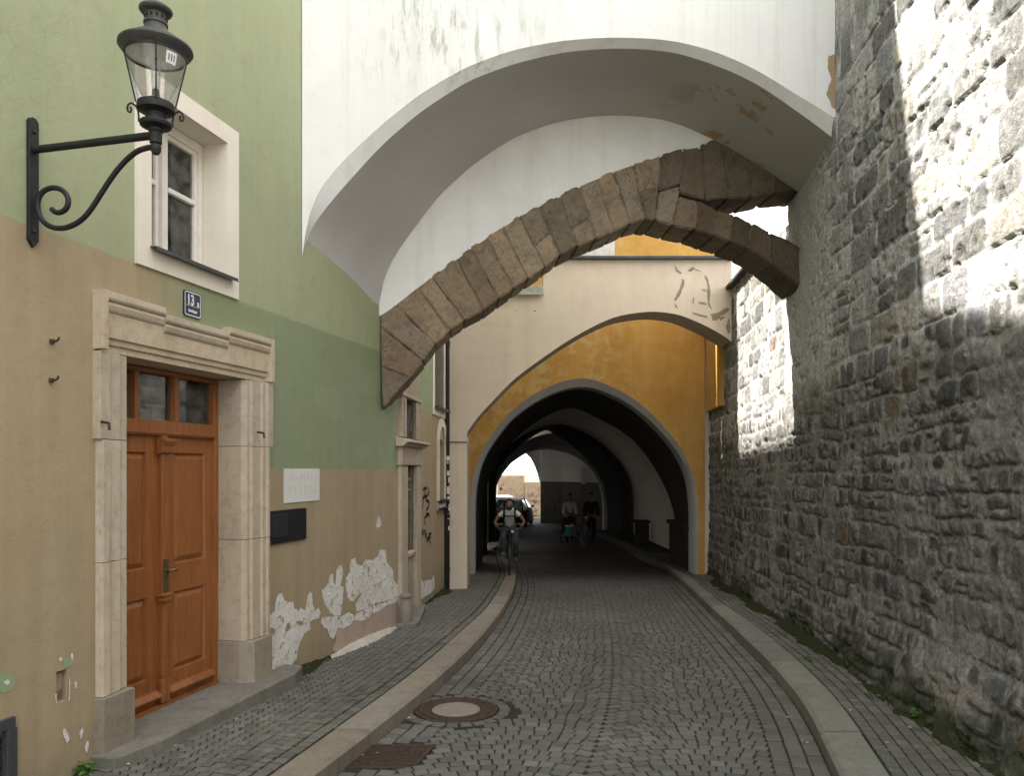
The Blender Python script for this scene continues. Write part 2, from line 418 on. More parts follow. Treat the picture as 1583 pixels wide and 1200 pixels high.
def joint(f_, m0=.5, m1=.66):
    k = N('sandy_joint_bed')
    a = k.noise(1.6, 6, .7); f = k.noise(45, 4, .7)
    c = k.mix(k.mr(f, .3, .7), (.024, .023, .019), (.055, .051, .042))
    c = k.mix(k.m('MULTIPLY', k.mr(a, m0, m1), f_), c, (.036, .046, .018))
    return k.done(c, .95, k.bump(f, .8, .008), 0, .1)
M['bed'] = joint(.8)
M['bedmoss'] = joint(1., .36, .55)
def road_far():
    k = N('worn_shaded_far_setts')
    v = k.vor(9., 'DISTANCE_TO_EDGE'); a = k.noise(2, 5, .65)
    c = k.mix(k.mr(v, .02, .08), (.012, .011, .010), (.034, .033, .031)); c = k.mix(k.mr(a, .35, .7), c, (.027, .026, .024), 'MIX')  # colour kept near black so the passage road looks unlit
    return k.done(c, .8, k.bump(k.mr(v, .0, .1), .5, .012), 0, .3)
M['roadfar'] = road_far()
M['kerbl'] = stone('warm_granite_kerb', (.215, .188, .15), (.285, .25, .205), (.12, .105, .09), 9, .35, True, False)
M['kerbr'] = stone('grey_granite_kerb', (.175, .172, .148), (.235, .23, .20), (.10, .098, .083), 9, .35, True, False)
def rubble_mat():
    k = N('rubble_masonry')
    f = k.noise(26, 6, .75); g = k.noise(7, 6, .72); h2 = k.noise(110, 3, .65)
    c = k.mix(k.mr(f, .36, .70), (.55, .55, .56), (1.25, 1.24, 1.2))
    c = k.mix(k.m('MULTIPLY', k.mr(g, .52, .66), .55), c, (.42, .42, .42))
    c = k.mix(k.m('MULTIPLY', k.mr(k.noise(19, 6, .75), .61, .68), .75), c, (1.9, 1.85, 1.75))
    c = k.mix(1., c, k.attr(), 'MULTIPLY')
    hh = k.m('ADD', k.m('ADD', k.m('MULTIPLY', f, .9), k.m('MULTIPLY', g, 1.0)), k.m('MULTIPLY', h2, .35))
    return k.done(c, .92, k.bump(hh, .9, .03), 0, .2)
M['rubble'] = rubble_mat()
def earth():
    k = N('earth_ground'); a = k.noise(.3, 6, .7)
    return k.done(k.mix(a, (.08, .075, .06), (.13, .12, .10)), .95)
M['earth'] = earth()
M['weed'] = plain('weed_leaf', (.07, .14, .025), .6, 0, .3, .4, 30)
M['moss'] = plain('dark_moss', (.030, .035, .015), .95, 0, .1, .6, 30, 1.0)
# ------------------------------------------------------------------ ground, road, kerbs
YS = np.r_[np.linspace(-60, 0, 7), np.linspace(.5, 45, 90), [50, 60, 80, 120, 400]]
mb = MB(); mb.loft([[(x, y, float(gz(y)) - .2) for x in (-150, -4, -1, 0, 2, 4, 8, 150)] for y in YS]); mb.build('ground', M['earth']); 
setp(bpy.data.objects['ground'], kind='structure')
LO = [(502,1180),(586,1121),(643,1074),(688,1036),(734,994),(760,964),(779,935),(794,911),(798,888)]
LI = [(415,1200),(476,1157),(540,1111),(612,1062),(665,1019),(715,975),(749,945),(771,911),(783,886)]
RO = [(1298,1200),(1291,1163),(1239,1078),(1214,1041),(1173,1005),(1121,957),(1066,905),(1022,868)]
RI = [(1376,1200),(1355,1161),(1287,1071),(1247,1030),(1177,975),(1121,936),(1070,893)]
def curve(px, tail):
    P = sorted([ground_hit(*q)[::-1] for q in px]); 
    P = [(y, x) for y, x in P]
    # straight on towards the viewer
    (y0, x0), (y1, x1) = P[0], P[2]
    sl = (x1 - x0) / (y1 - y0)
    P = [(y0 - 14, x0 - sl * 14 * .55), (y0 - 1.5, x0 - sl * 1.5)] + P + tail
    Y = np.array([p[0] for p in P]); X = np.array([p[1] for p in P])
    yy = np.linspace(Y[0], Y[-1], 800); xx = np.interp(yy, Y, X)
    ker = np.ones(31) / 31; xp = np.r_[np.full(15, xx[0]), xx, np.full(15, xx[-1])]
    xx = np.convolve(xp, ker, 'valid')
    return lambda q: np.interp(q, yy, xx)
kLO = curve(LO, [(18, .02), (22, -.12), (34, -.3), (46, -1.6)])
kLI = curve(LI, [(18, -.22), (22, -.36), (34, -.55), (46, -1.9)])
kRO = curve(RO, [(18, 3.25), (24, 3.5), (31, 3.35), (38, 2.2), (46, .9)])
kRI = curve(RI, [(18, 3.53), (24, 3.78), (31, 3.62), (38, 2.5), (46, 1.2)])
def quilt(name, xa, xb, z, y0, y1, mat, nx=6, dy=.5):
    ys = np.arange(y0, y1 + 1e-6, dy); m_ = MB()
    m_.loft([[(xa(y) + (xb(y) - xa(y)) * t, y, z(y)) for t in np.linspace(0, 1, nx)] for y in ys])
    o = m_.build(name, mat); return o
setp(quilt('road_bed', kLO, kRO, lambda y: float(rz(y)) - .011, -8, 22, M['bed']), kind='structure')
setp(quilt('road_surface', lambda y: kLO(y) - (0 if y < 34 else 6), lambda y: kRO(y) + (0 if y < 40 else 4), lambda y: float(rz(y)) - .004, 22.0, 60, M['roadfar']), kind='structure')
setp(quilt('courtyard_ground', lambda y: -9, lambda y: kLI(y) - .9, lambda y: float(gz(y)) - .004, 16, 34, M['roadfar']), kind='structure')
setp(quilt('pavement_bed', lambda y: float(wallx(y)) - .05, kLI, lambda y: float(gz(y)) - .010, -8, 34, M['bedmoss']), kind='structure')
o = quilt('pavement_bed', kRI, lambda y: float(rwallx(y)) + .35, lambda y: float(gz(y)) - .010, -8, 34, M['bedmoss']); setp(o, kind='structure')
def kerb(name, xo, xi, mat, y0, y1, side):
    V = []; Fc = []; T = []
    y = y0
    while y < y1:
        ln = random.uniform(.75, 1.25); ys = np.linspace(y + .004, y + ln - .004, 6); t = random.uniform(.82, 1.12); w = random.uniform(-.03, .03)
        dz = random.uniform(-.006, .006); base = len(V)
        for q in ys:
            a, b = float(xo(q)), float(xi(q)); z = float(gz(q)) + .006 + dz; sgn = 1 if b < a else -1
            for X, Z in ((a, z - .2), (a + .004 * sgn, z - .025), (a - .022 * sgn, z), (b + .012 * sgn, z), (b, z - .02), (b, z - .2)):
                V.append((X, q, Z)); tt = t * (1 - .55 * float(sst(14.5, 17.5, q))); T.append((tt * (1 + w), tt, tt * (1 - w), 1))  # kerb tint drops in the passage as painted-in shade
        for i in range(5):
            for j in range(5):
                p = base + i * 6 + j; Fc.append((p, p + 6, p + 7, p + 1) if side < 0 else (p, p + 1, p + 7, p + 6))
        for i0 in (0, 5):
            p = base + i0 * 6; 
            Fc.append((p, p + 1, p + 4, p + 5)); Fc.append((p + 1, p + 2, p + 3, p + 4))
        y += ln
    o = np_mesh(name, np.array(V), np.array(Fc), mat, None, np.array(T), False); setp(o, kind='structure')
    bm = bmesh.new(); bm.from_mesh(o.data); bmesh.ops.recalc_face_normals(bm, faces=bm.faces); bm.to_mesh(o.data); bm.free()
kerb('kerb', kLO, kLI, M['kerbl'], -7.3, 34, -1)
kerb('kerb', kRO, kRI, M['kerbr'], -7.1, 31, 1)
MH = ground_hit(705, 1098, KH); MHR = .335
GR = [ground_hit(*q, KH) for q in ((572, 1153), (674, 1153), (641, 1187), (530, 1187))]
def in_grate(x, y):
    ins = True
    for i in range(4):
        a, b = GR[i], GR[(i + 1) % 4]
        if (b[0] - a[0]) * (y - a[1]) - (b[1] - a[1]) * (x - a[0]) > .012: ins = False
    return ins
def setts(name, items, zf, mat, dome=.009, gap=.006):
    it = np.array(items); n = len(it)
    x, y, an, hl, hw = it.T
    ca, sa = np.cos(an), np.sin(an)
    z0 = zf(y) + rng.uniform(-.0025, .0025, n); tx = rng.normal(0, .012, n); ty = rng.normal(0, .012, n)
    sg = np.array([(-1, -1), (1, -1), (1, 1), (-1, 1)], float)
    V = np.zeros((n, 16, 3))
    jit = rng.uniform(-.05, .05, (n, 4, 2))
    for r, (ins, dz) in enumerate(((.20, 0.), (.06, -.35), (0., -1.), (0., -4.))):
        for c in range(4):
            ux = (sg[c, 0] * (1 + jit[:, c, 0])) * (hl - gap * .42) * (1 - ins * .8); uy = (sg[c, 1] * (1 + jit[:, c, 1])) * (hw - gap * .62) * (1 - ins)
            V[:, r * 4 + c, 0] = x + ca * ux - sa * uy; V[:, r * 4 + c, 1] = y + sa * ux + ca * uy
            V[:, r * 4 + c, 2] = z0 + dz * dome + tx * ux + ty * uy
    f = [(0, 1, 2, 3)]
    for r in range(3):
        for c in range(4): f.append((r * 4 + c, r * 4 + 4 + c, r * 4 + 4 + (c + 1) % 4, r * 4 + (c + 1) % 4))
    Fq = (np.array(f)[None] + 16 * np.arange(n)[:, None, None]).reshape(-1, 4)
    t = np.clip(rng.normal(1.08, .13, n), .6, 1.5); w = rng.normal(0, .02, n)
    lf = .82 + .36 * fbm(x * .9, y * .9, 3); t = t * lf * (1 - .72 * sst(14.6, 17.5, y))  # setts darkened inside the passage, its gloom put into the colour
    T = np.ones((n, 16, 4)); T[:, :, 0] = (t * (1 + w))[:, None]; T[:, :, 1] = t[:, None]; T[:, :, 2] = (t * (1 - w))[:, None]
    T[:, 12:, :3] *= .3; T[:, 8:12, :3] *= .6
    o = np_mesh(name, V.reshape(-1, 3), Fq, mat, None, T.reshape(-1, 4), False)
    return setp(o, kind='structure')
def lane_angle(y, f): return -math.atan((float(f(y + .15)) - float(f(y - .15))) / .3)
# carriageway: arcs between three straight border rows on each side
items = []
cl = lambda y: (kLO(y) + kRO(y)) / 2
y = 2.6; step = .102
ROWN = int((22 - 2.0) / step)
hwid = 1.5
for e in (-1, 1):
    for r in range(3):
        y = 2.4 + random.uniform(0, .1)
        while y < 22:
            l = random.uniform(.1, .16); yc = y + l / 2
            xe = float((kLO if e < 0 else kRO)(yc)); x = xe - e * (.065 + r * .118)
            dx = (float((kLO if e < 0 else kRO)(yc + .2)) - float((kLO if e < 0 else kRO)(yc - .2))) / .4
            if math.hypot(x - MH[0], yc - MH[1]) > MHR + .15 and not in_grate(x, yc):
                items.append((x, yc, math.atan(-dx), .057, l / 2))
            y += l
nl = 2
for ln in range(nl):
    for j in range(-6, ROWN + 8):
        u = -1.0
        k = 0
        na = 12
        ws = rng.uniform(.8, 1.2, na); ws = np.cumsum(ws / ws.sum()); ws = np.r_[0, ws]
        for q in range(na):
            uc = (ws[q] + ws[q + 1]) - 1; du = (ws[q + 1] - ws[q])
            yb = 2.4 + j * step
            if not (2.2 < yb < 22.4): continue
            a, b = float(kLO(yb)) + .36, float(kRO(yb)) - .36
            W = (b - a) / nl
            x = a + W * (ln + (uc + 1) / 2)
            rise = .17
            yy = yb + rise * (1 - uc * uc) 
            sl = -2 * rise * uc / (W / 2)
            if not (2.3 < yy < 22): continue
            sh = float(cl(yy)) - float(cl(yb)); x += sh
            if math.hypot(x - MH[0], yy - MH[1]) < MHR + .15 or in_grate(x, yy): continue
            kp = (float(cl(yy + .1)) - float(cl(yy - .1))) / .2; dw = du * W
            vx, vy = dw * (1 + kp * sl), dw * sl; hl = math.hypot(vx, vy) / 2 
            items.append((x, yy, math.atan2(vy, vx), hl, dw * step / hl / 4))
for q in range(24):
    an = q / 24 * 2 * math.pi; r = MHR + .062
    items.append((MH[0] + r * math.cos(an), MH[1] + r * math.sin(an), an + math.pi / 2, .05, .052))
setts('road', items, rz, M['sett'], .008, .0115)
# left pavement: small setts in fans
items = []
st = .078; W = .86
for ln in range(-5, 4):
    for j in range(0, 460):
        yb = 2.6 + j * st; na = 11
        if yb > 24: break
        for q in range(na):
            uc = (q + .5) / na * 2 - 1; rise = .11
            x = float(kLI(yb)) - .12 - W * (ln + .5) + uc * W / 2
            yy = yb + rise * (1 - uc * uc); x += float(kLI(yy)) - float(kLI(yb))
            lo = float(wallx(yy)) + (.0 if yy < 15.6 else 0); hi = float(kLI(yy)) - .1
            if not (lo - .03 < x < hi): continue
            sl = -2 * rise * uc / (W / 2); kp = (float(kLI(yy + .1)) - float(kLI(yy - .1))) / .2
            du = W / na; vx, vy = du * (1 + kp * sl), du * sl; hl = math.hypot(vx, vy) / 2
            items.append((x + random.uniform(-.003, .003), yy, math.atan2(vy, vx), hl, du * st / hl / 4))
y = 2.6
while y < 24:
    l = random.uniform(.08, .12); items.append((float(kLI(y)) - .05, y + l / 2, lane_angle(y, kLI), .045, l / 2)); y += l
setts('pavement', items, gz, M['psett'], .006, .008)
# right pavement: rows along the kerb
items = []
for r in range(12):
    y = 2.6 + random.uniform(0, .1)
    while y < 21:
        l = random.uniform(.075, .12); yc = y + l / 2; x = float(kRI(yc)) + .05 + r * .088
        if x < float(rwallx(yc)) + (.02 if yc < 15.4 else .3): items.append((x, yc, lane_angle(yc, kRI), .043, l / 2))
        y += l
setts('pavement', items, gz, M['psett'], .007, .010)
# manhole cover and drain grate, set flush in the carriageway
zc = float(rz(MH[1]))
t = thing('manhole_cover', 'round rusty manhole cover with pale concrete middle set in the cobbled road', 'manhole cover', (MH[0], MH[1], zc))
MB().lathe([(MHR, -.06), (MHR, .004), (MHR - .03, .007), (MHR - .034, .0), (MHR - .05, .0), (MHR - .054, .007), (.2, .008), (.196, -.006)] if False else [(MHR, -.06), (MHR, .004), (MHR - .03, .007), (MHR - .034, .0), (MHR - .05, .0), (MHR - .054, .007), (.262, .008), (.258, .003), (.226, .003), (.222, .008), (.2, .008), (.196, -.006)], (MH[0], MH[1], zc), 56).build('iron_ring', M['rust'], t, True)
MB().lathe([(.196, -.01), (.195, .004), (.19, .006), (.1, .007), (.0, .007)], (MH[0], MH[1], zc), 48).build('concrete_disc', M['conc'], t, True)
gc = Vector((sum(p[0] for p in GR) / 4, sum(p[1] for p in GR) / 4, 0)); zg = float(rz(gc.y))
t = thing('drain_grate', 'rusty slotted iron drain grate beside the left kerb', 'drain grate', (gc.x, gc.y, zg))
def gp(u, v, z):
    a, b, c, d = [Vector((q[0], q[1], 0)) for q in GR]
    p = (a * (1 - u) + b * u) * (1 - v) + (d * (1 - u) + c * u) * v
    return (p.x, p.y, zg + z)
def gbox(m_, u0, u1, v0, v1, z0, z1):
    q = [gp(u, v, z) for z in (z0, z1) for u, v in ((u0, v0), (u1, v0), (u1, v1), (u0, v1))]
    i = [m_.p(k) for k in q]
    for f in ((0, 3, 2, 1), (4, 5, 6, 7), (0, 1, 5, 4), (1, 2, 6, 5), (2, 3, 7, 6), (3, 0, 4, 7)): m_.f.append([i[k] for k in f])
m_ = MB()
for a in ((0, 1, 0, .09), (0, 1, .91, 1), (0, .07, .09, .91), (.93, 1, .09, .91)): gbox(m_, *a, -.06, .003)
m_.build('frame', M['rust'], t, bevel=.003)
m_ = MB()
for i in range(8): v = .115 + i * .0985; gbox(m_, .075, .925, v, v + .062, -.05, .001)
m_.build('bars', M['rust'], t, bevel=.003)
m_ = MB(); gbox(m_, .0, 1, 0, 1, -.1, -.07); m_.build('sump', M['dark'], t)
# ------------------------------------------------------------------ green house on the left
def patch(fr, px, n, name, mat, parent, jit=.006, sub=.02):
    """A patch of bare plaster: traced outline on its wall, edges crumbled."""
    P = [fr.hit(*q) for q in px]; Q = []
    for a, b in zip(P, P[1:] + P[:1]):
        L = math.dist(a, b); k = max(1, int(L / sub))
        for i in range(k):
            t = i / k; j = jit if i else jit * .3
            Q.append((a[0] + (b[0] - a[0]) * t + random.uniform(-j, j), a[1] + (b[1] - a[1]) * t + random.uniform(-j, j)))
    m_ = MB(fr); m_.f.append([m_.p((s_, n, z)) for s_, z in Q])
    o = m_.build(name, mat, parent, recalc=False)
    bm = bmesh.new(); bm.from_mesh(o.data); bmesh.ops.triangulate(bm, faces=bm.faces); bm.to_mesh(o.data); bm.free()
    return o
def holed_wall(fr, s0, s1, z0, z1, holes, name, mat, parent, n=0.0):
    """Wall face with openings (s0,s1,z0,z1,depth); jambs are turned in to the given depth."""
    S = sorted({s0, s1, *[h[0] for h in holes], *[h[1] for h in holes]}); Z = sorted({z0, z1, *[h[2] for h in holes], *[h[3] for h in holes]})
    m_ = MB(fr)
    for a, b in zip(S[:-1], S[1:]):
        for c, d in zip(Z[:-1], Z[1:]):
            ms, mz = (a + b) / 2, (c + d) / 2
            if any(h[0] < ms < h[1] and h[2] < mz < h[3] for h in holes): continue
            m_.poly([(a, n, c), (b, n, c), (b, n, d), (a, n, d)])
    for a, b, c, d, dp in holes:
        m_.poly([(a, n, c), (a, n, d), (a, n + dp, d), (a, n + dp, c)]); m_.poly([(b, n, d), (b, n, c), (b, n + dp, c), (b, n + dp, d)])
        m_.poly([(a, n, d), (b, n, d), (b, n + dp, d), (a, n + dp, d)]); m_.poly([(b, n, c), (a, n, c), (a, n + dp, c), (b, n + dp, c)])
    return m_.build(name, mat, parent, recalc=False)
gh = fthing(FL, 'green_house', 'tall green and tan plastered house with brown door and peeling paint', 'house', 0, 0)
DS0, DS1 = FL.hs(192), FL.hs(376); DT = EZ + .715; DB = EZ - 1.735
WS0, WS1 = FL.hs(231), FL.hs(349); WZ0, WZ1 = EZ + 1.475, EZ + 2.52
VS1, VZ = FL.hs(20), FL.hit(20, 1110)[1]
nh0, nh1 = FL.hs(87), FL.hs(104); nz1 = FL.hit(95, 1037)[1]; nz0 = FL.hit(95, 1086)[1]
SB = FL.hs(613.9)
EAVE = EZ + 9.58
holed_wall(FL, -5, SB, -.8, EAVE, [(DS0 - .05, DS1 + .05, DB - .1, DT + .05, .4), (WS0, WS1, WZ0, WZ1, .34), (VS1 - .7, VS1, VZ - .55, VZ, .12), (nh0, nh1, nz0, nz1, .07)], 'wall', M['house'], gh)
m_ = MB(F2)
s2end = 6.3
W2S0, W2S1 = F2.hs(670.5), F2.hs(685.); W2Z0, W2Z1 = F2.hit(670, 628)[1], F2.hit(670, 430)[1]
NS0, NS1 = F2.hs(678), F2.hs(686.5); NZ0, NZ1 = F2.hit(681, 778)[1], F2.hit(681, 680)[1]
PS0, PS1 = .42, 1.02
holed_wall(F2, 0, s2end, -1, EAVE - .8, [(W2S0, W2S1, W2Z0, W2Z1, .2), (NS0, NS1, NZ0, NZ1 , .15), (PS0, PS1, EZ - 1.15, EZ + 1.0, .11)], 'wall', M['house2'], gh)
mb = MB(F2); mb.box(PS0 - .1, PS1 + .1, .10, .14, EZ - 1.2, EZ + 1.1); mb.build('backing', M['dark'], gh)
mb = MB(F2); mb.box(W2S0 - .2, W2S1 + .2, .2, .25, W2Z0 - .1, W2Z1 + .1); mb.build('window_glass', M['black2'], gh)
mb = MB(F2); mb.box(NS0 - .2, NS1 + .2, .15, .2, NZ0 - .2, NZ1 + .3); mb.build('niche_back', M['trim'], gh)
# body and roof behind the two fronts
mb = MB(FL); mb.prismz([(-5, .5), (SB - .25, .5), (SB - .25, 7), (-5, 7)], -.8, EAVE - .82); mb.build('body', M['dark'], gh)
mb = MB(F2); mb.prismz([(.3, .5), (s2end - .02, .5), (s2end - .02, 5), (.3, 5)], -1, EAVE - .85); mb.poly([(s2end, .0, -1), (s2end, .5, -1), (s2end, .5, EAVE - .8), (s2end, .0, EAVE - .8)]); mb.build('body', M['dark'], gh)
mb = MB(FL); mb.prisma([(-.35, EAVE), (-.35, EAVE + .06), (3.6, EAVE + 2.6), (7.4, EAVE + .06), (7.4, EAVE)], -5.2, SB + .1); mb.build('roof', plain('roof_tiles', (.30, .13, .08), .8), gh)
m_ = MB(); m_.box(-2.4, -1.25, 14.35, 15.55, EAVE - 1, EZ + 12.6); m_.box(-2.46, -1.2, 14.3, 15.6, EZ + 12.6, EZ + 12.75); m_.build('added_shade_block', M['cream'], gh)  # unseen block added on the roof to shade the yellow side panel
# ---- door surround of dressed sandstone
ds = None
def tonebox(name, prs, parent, mat, fr, bev=.004):
    m_ = MB(fr)
    for fn in prs: fn(m_)
    o = m_.build(name, mat, parent, bevel=0)
    return o
def add_tone(o, lo=.88, hi=1.08):
    me = o.data; at = me.color_attributes.new('tone', 'FLOAT_COLOR', 'POINT')
    # one tint per loose block
    bm = bmesh.new(); bm.from_mesh(me); bm.verts.ensure_lookup_table(); seen = {}; k = 0
    for v in bm.verts:
        if v.index in seen: continue
        st_ = [v]; t = random.uniform(lo, hi); w = random.uniform(-.04, .04)
        while st_:
            q = st_.pop()
            if q.index in seen: continue
            seen[q.index] = (t * (1 + w), t, t * (1 - w), 1); st_ += [e.other_vert(q) for e in q.link_edges]
    bm.free()
    for i, d in enumerate(at.data): d.color = seen[i]
    return o
SL, SR = FL.hs(143), FL.hs(413); SL2, SR2 = FL.hs(147.5), FL.hs(408)
ST = EZ + 1.085
jl = [DB - .12, EZ - 1.40, EZ - .58, EZ + .175, DT]
for side in (0, 1):
    mbj = MB(FL)
    for i, (a, b) in enumerate(zip(jl[:-1], jl[1:])):
        g = .0015
        x1 = SR if i == 3 else SR2; x0 = SL if i == 3 else SL2
        e = .012 if i == 0 else 0
        zz = (a + g, b - g)
        if side and i == 0: mbj.prismz([(DS1 - e, .26), (DS1 - e, .03), (DS1 + .05, -.06 - e), (x1 + e, -.06 - e), (x1 + e, .02)], *zz)
        elif side: mbj.prismz([(DS1, .26), (DS1, .02), (DS1 + .035, -.012), (DS1 + .075, -.012), (DS1 + .085, -.03), (DS1 + .20, -.03), (DS1 + .212, -.045), (DS1 + .26, -.045), (DS1 + .268, -.06), (x1, -.06), (x1, .02)], *zz)
        elif i == 0: mbj.prismz([(DS0 + e, .26), (DS0 + e, -.06 - e), (x0 - e, -.06 - e), (x0 - e, .02)], *zz)
        else: mbj.prismz([(DS0, .26), (DS0, -.02), (DS0 - .07, -.02), (DS0 - .08, -.04), (DS0 - .17, -.04), (DS0 - .18, -.055), (x0, -.055), (x0, .02)], *zz)
    o = add_tone(mbj.build('door_jamb', M['sand'], gh, bevel=.004), .86, 1.06)
    for d, v in zip(o.data.color_attributes['tone'].data, o.data.vertices):
        if v.co.z < jl[1]: d.color = tuple(c * .58 for c in d.color[:3]) + (1,)
mbj = MB(FL)
s1, s2, s3, s4 = SL, FL.hs(243), FL.hs(343), SR
g = .004
# lintel body with two stepped fasciae over the opening
mbj.prisma([(.26, DT + g), (-.012, DT + g), (-.012, DT + .045), (-.028, DT + .05), (-.028, DT + .085), (-.045, DT + .09), (-.045, ST - .05), (.26, ST - .05)], SL + .002, SR - .002)
# cornice in three pieces, the middle one dropped
def corn(a, b, dz): mbj.prisma([(.02, ST + dz), (-.072, ST + dz), (-.075, ST + dz - .04), (-.068, ST + dz - .055), (-.052, ST + dz - .058), (-.068, ST + dz - .08), (-.060, ST + dz - .11), (-.050, ST + dz - .125), (.02, ST + dz - .13)], a, b)
corn(SL + .02, s2, 0); corn(s2 + .003, s3 - .003, -.042); corn(s3, SR - .02, 0)
mbj.box(SL, SL + .05, -.075, .02, DT + .01, ST - .002); mbj.box(SR - .05, SR, -.075, .02, DT + .01, ST - .002)
add_tone(mbj.build('door_lintel', M['sand'], gh, bevel=.004), .9, 1.02)
for px, py in ((160, 652), (401, 668)):
    a, z = FL.hit(px, py, -.07); mb = MB(FL); mb.tube([(a, -.05, z), (a, -.11, z - .01), (a - .01, -.12, z - .05)], .009, 6); mb.build('iron_hook', M['rust'], gh)
# ---- doorstep
mb = MB(FL); mb.prismz([(SL - .02, .24), (SL - .02, -.18), (SL + .3, -.24), (FL.hs(418), -.24), (FL.hs(441), -.17), (FL.hs(441), .02), (DS1 + .05, .24)], DB - .35, DB)
mb.build('doorstep', M['step'], gh, bevel=.012)
# ---- brown double door with transom
DN = .235
door = MB(FL)
dl, dr = DS0 + .004, DS1 - .004
dc = (dl + dr) / 2
tz0, tz1 = EZ + .235, EZ + .345
fz = DT - .035
door.box(dl, dl + .06, DN - .01, DN + .09, DB + .005, DT); door.box(dr - .055, dr, DN - .01, DN + .09, DB + .005, DT)
door.box(dl + .06, dr - .055, DN - .01, DN + .09, fz, DT)
door.box(dl + .06, dr - .055, DN - .02, DN + .09, tz0, tz1)
door.box(dl + .06, dr - .055, DN - .03, DN - .01, tz0 + .012, tz0 + .03)
tb = [FL.hs(211, DN), FL.hs(273, DN)]
for a in tb: door.box(a - .022, a + .022, DN - .006, DN + .08, tz1, fz)
def panel(m_, a0, a1, z0, z1, n):
    # raised and fielded panel inside a recessed bed
    m_.poly([(a0, n, z0), (a0 + .012, n + .022, z0 + .012), (a0 + .012, n + .022, z1 - .012), (a0, n, z1)]); m_.poly([(a1, n, z1), (a1 - .012, n + .022, z1 - .012), (a1 - .012, n + .022, z0 + .012), (a1, n, z0)])
    m_.poly([(a0, n, z1), (a0 + .012, n + .022, z1 - .012), (a1 - .012, n + .022, z1 - .012), (a1, n, z1)]); m_.poly([(a1, n, z0), (a1 - .012, n + .022, z0 + .012), (a0 + .012, n + .022, z0 + .012), (a0, n, z0)])
    e = .012
    A = [(a0 + e, n + .022, z0 + e), (a1 - e, n + .022, z0 + e), (a1 - e, n + .022, z1 - e), (a0 + e, n + .022, z1 - e)]
    e = .05
    B = [(a0 + e, n + .002, z0 + e), (a1 - e, n + .002, z0 + e), (a1 - e, n + .002, z1 - e), (a0 + e, n + .002, z1 - e)]
    for i in range(4): m_.poly([A[i], A[(i + 1) % 4], B[(i + 1) % 4], B[i]])
    m_.poly(B)
pz = [(EZ - .715, EZ + .115), (EZ - 1.515, EZ - .925)]
for a0, a1 in ((dl + .06, dc - .035), (dc + .035, dr - .055)):
    pa = (a0 + .09 if a0 > dc else a0 + .07, a1 - .085)
    if a0 < dc: pa = (a0 + .065, a1 - .115)
    else: pa = (a0 + .10, a1 - .085)
    holes = [(pa[0], pa[1], z0, z1) for z0, z1 in pz]
    S = sorted({a0, a1, pa[0], pa[1]}); Z = sorted({DB + .02, tz0, *[h[2] for h in holes], *[h[3] for h in holes]})
    for u, v in zip(S[:-1], S[1:]):
        for c, d in zip(Z[:-1], Z[1:]):
            if any(h[0] < (u + v) / 2 < h[1] and h[2] < (c + d) / 2 < h[3] for h in holes): continue
            door.poly([(u, DN + .012, c), (v, DN + .012, c), (v, DN + .012, d), (u, DN + .012, d)])
    for h in holes: panel(door, *h, DN + .012)
    # weather board at the foot
    door.prisma([(DN + .02, DB + .13), (DN - .005, DB + .125), (DN - .035, DB + .09), (DN - .035, DB + .075), (DN + .02, DB + .07)], a0 + .02, a1 - .01)
# middle post with its little capital, a block at mid height
door.box(dc - .035, dc + .035, DN - .022, DN + .05, DB + .03, tz0)
door.prisma([(DN, EZ + .215), (DN - .07, EZ + .215), (DN - .07, EZ + .195), (DN - .05, EZ + .16), (DN - .045, EZ + .115), (DN - .03, EZ + .105), (DN, EZ + .10)], dc - .065, dc + .065)
door.box(dc - .05, dc + .05, DN - .04, DN, EZ - .97, EZ - .91); door.box(dc - .06, dc + .06, DN - .05, DN, EZ - .93, EZ - .915)
door.box(dc - .045, dc + .045, DN - .03, DN, DB + .03, DB + .20)
dob = door.build('door', M['wood'], gh, bevel=.003, recalc=False)
bm = bmesh.new(); bm.from_mesh(dob.data); bmesh.ops.recalc_face_normals(bm, faces=bm.faces); bm.to_mesh(dob.data); bm.free()
for a0, a1 in ((dl + .06, tb[0] - .022), (tb[0] + .022, tb[1] - .022), (tb[1] + .022, dr - .055)):
    mb = MB(FL); mb.box(a0, a1, DN + .04, DN + .045, tz1, fz); mb.build('transom_pane', M['pane'] if 'pane' in M else M['glass'], dob)
hx, hz = FL.hit(257, 892, DN - .03); 
mb = MB(FL); mb.box(hx - .022, hx + .022, DN - .034, DN + .012, hz - .13, hz + .13); 
mb.tube([(hx, DN, hz + .045), (hx, DN - .065, hz + .045), (hx + .03, DN - .075, hz + .047), (hx + .07, DN - .073, hz + .043)], [.012, .012, .013, .012], 8)
mb.build('door_handle', plain('dull_brass', (.22, .17, .10), .4, .8, .5), dob, bevel=.002)
mb = MB(FL); mb.box(dl, dr, DN + .1, DN + .14, DB, DT + .04); mb.build('door_backing', M['dark'], gh)
mb = MB(FL); mb.box(dl + .02, dr - .02, DN - .03, DN + .05, DB + .001, DB + .022); mb.build('door_sill', M['wood'], gh)
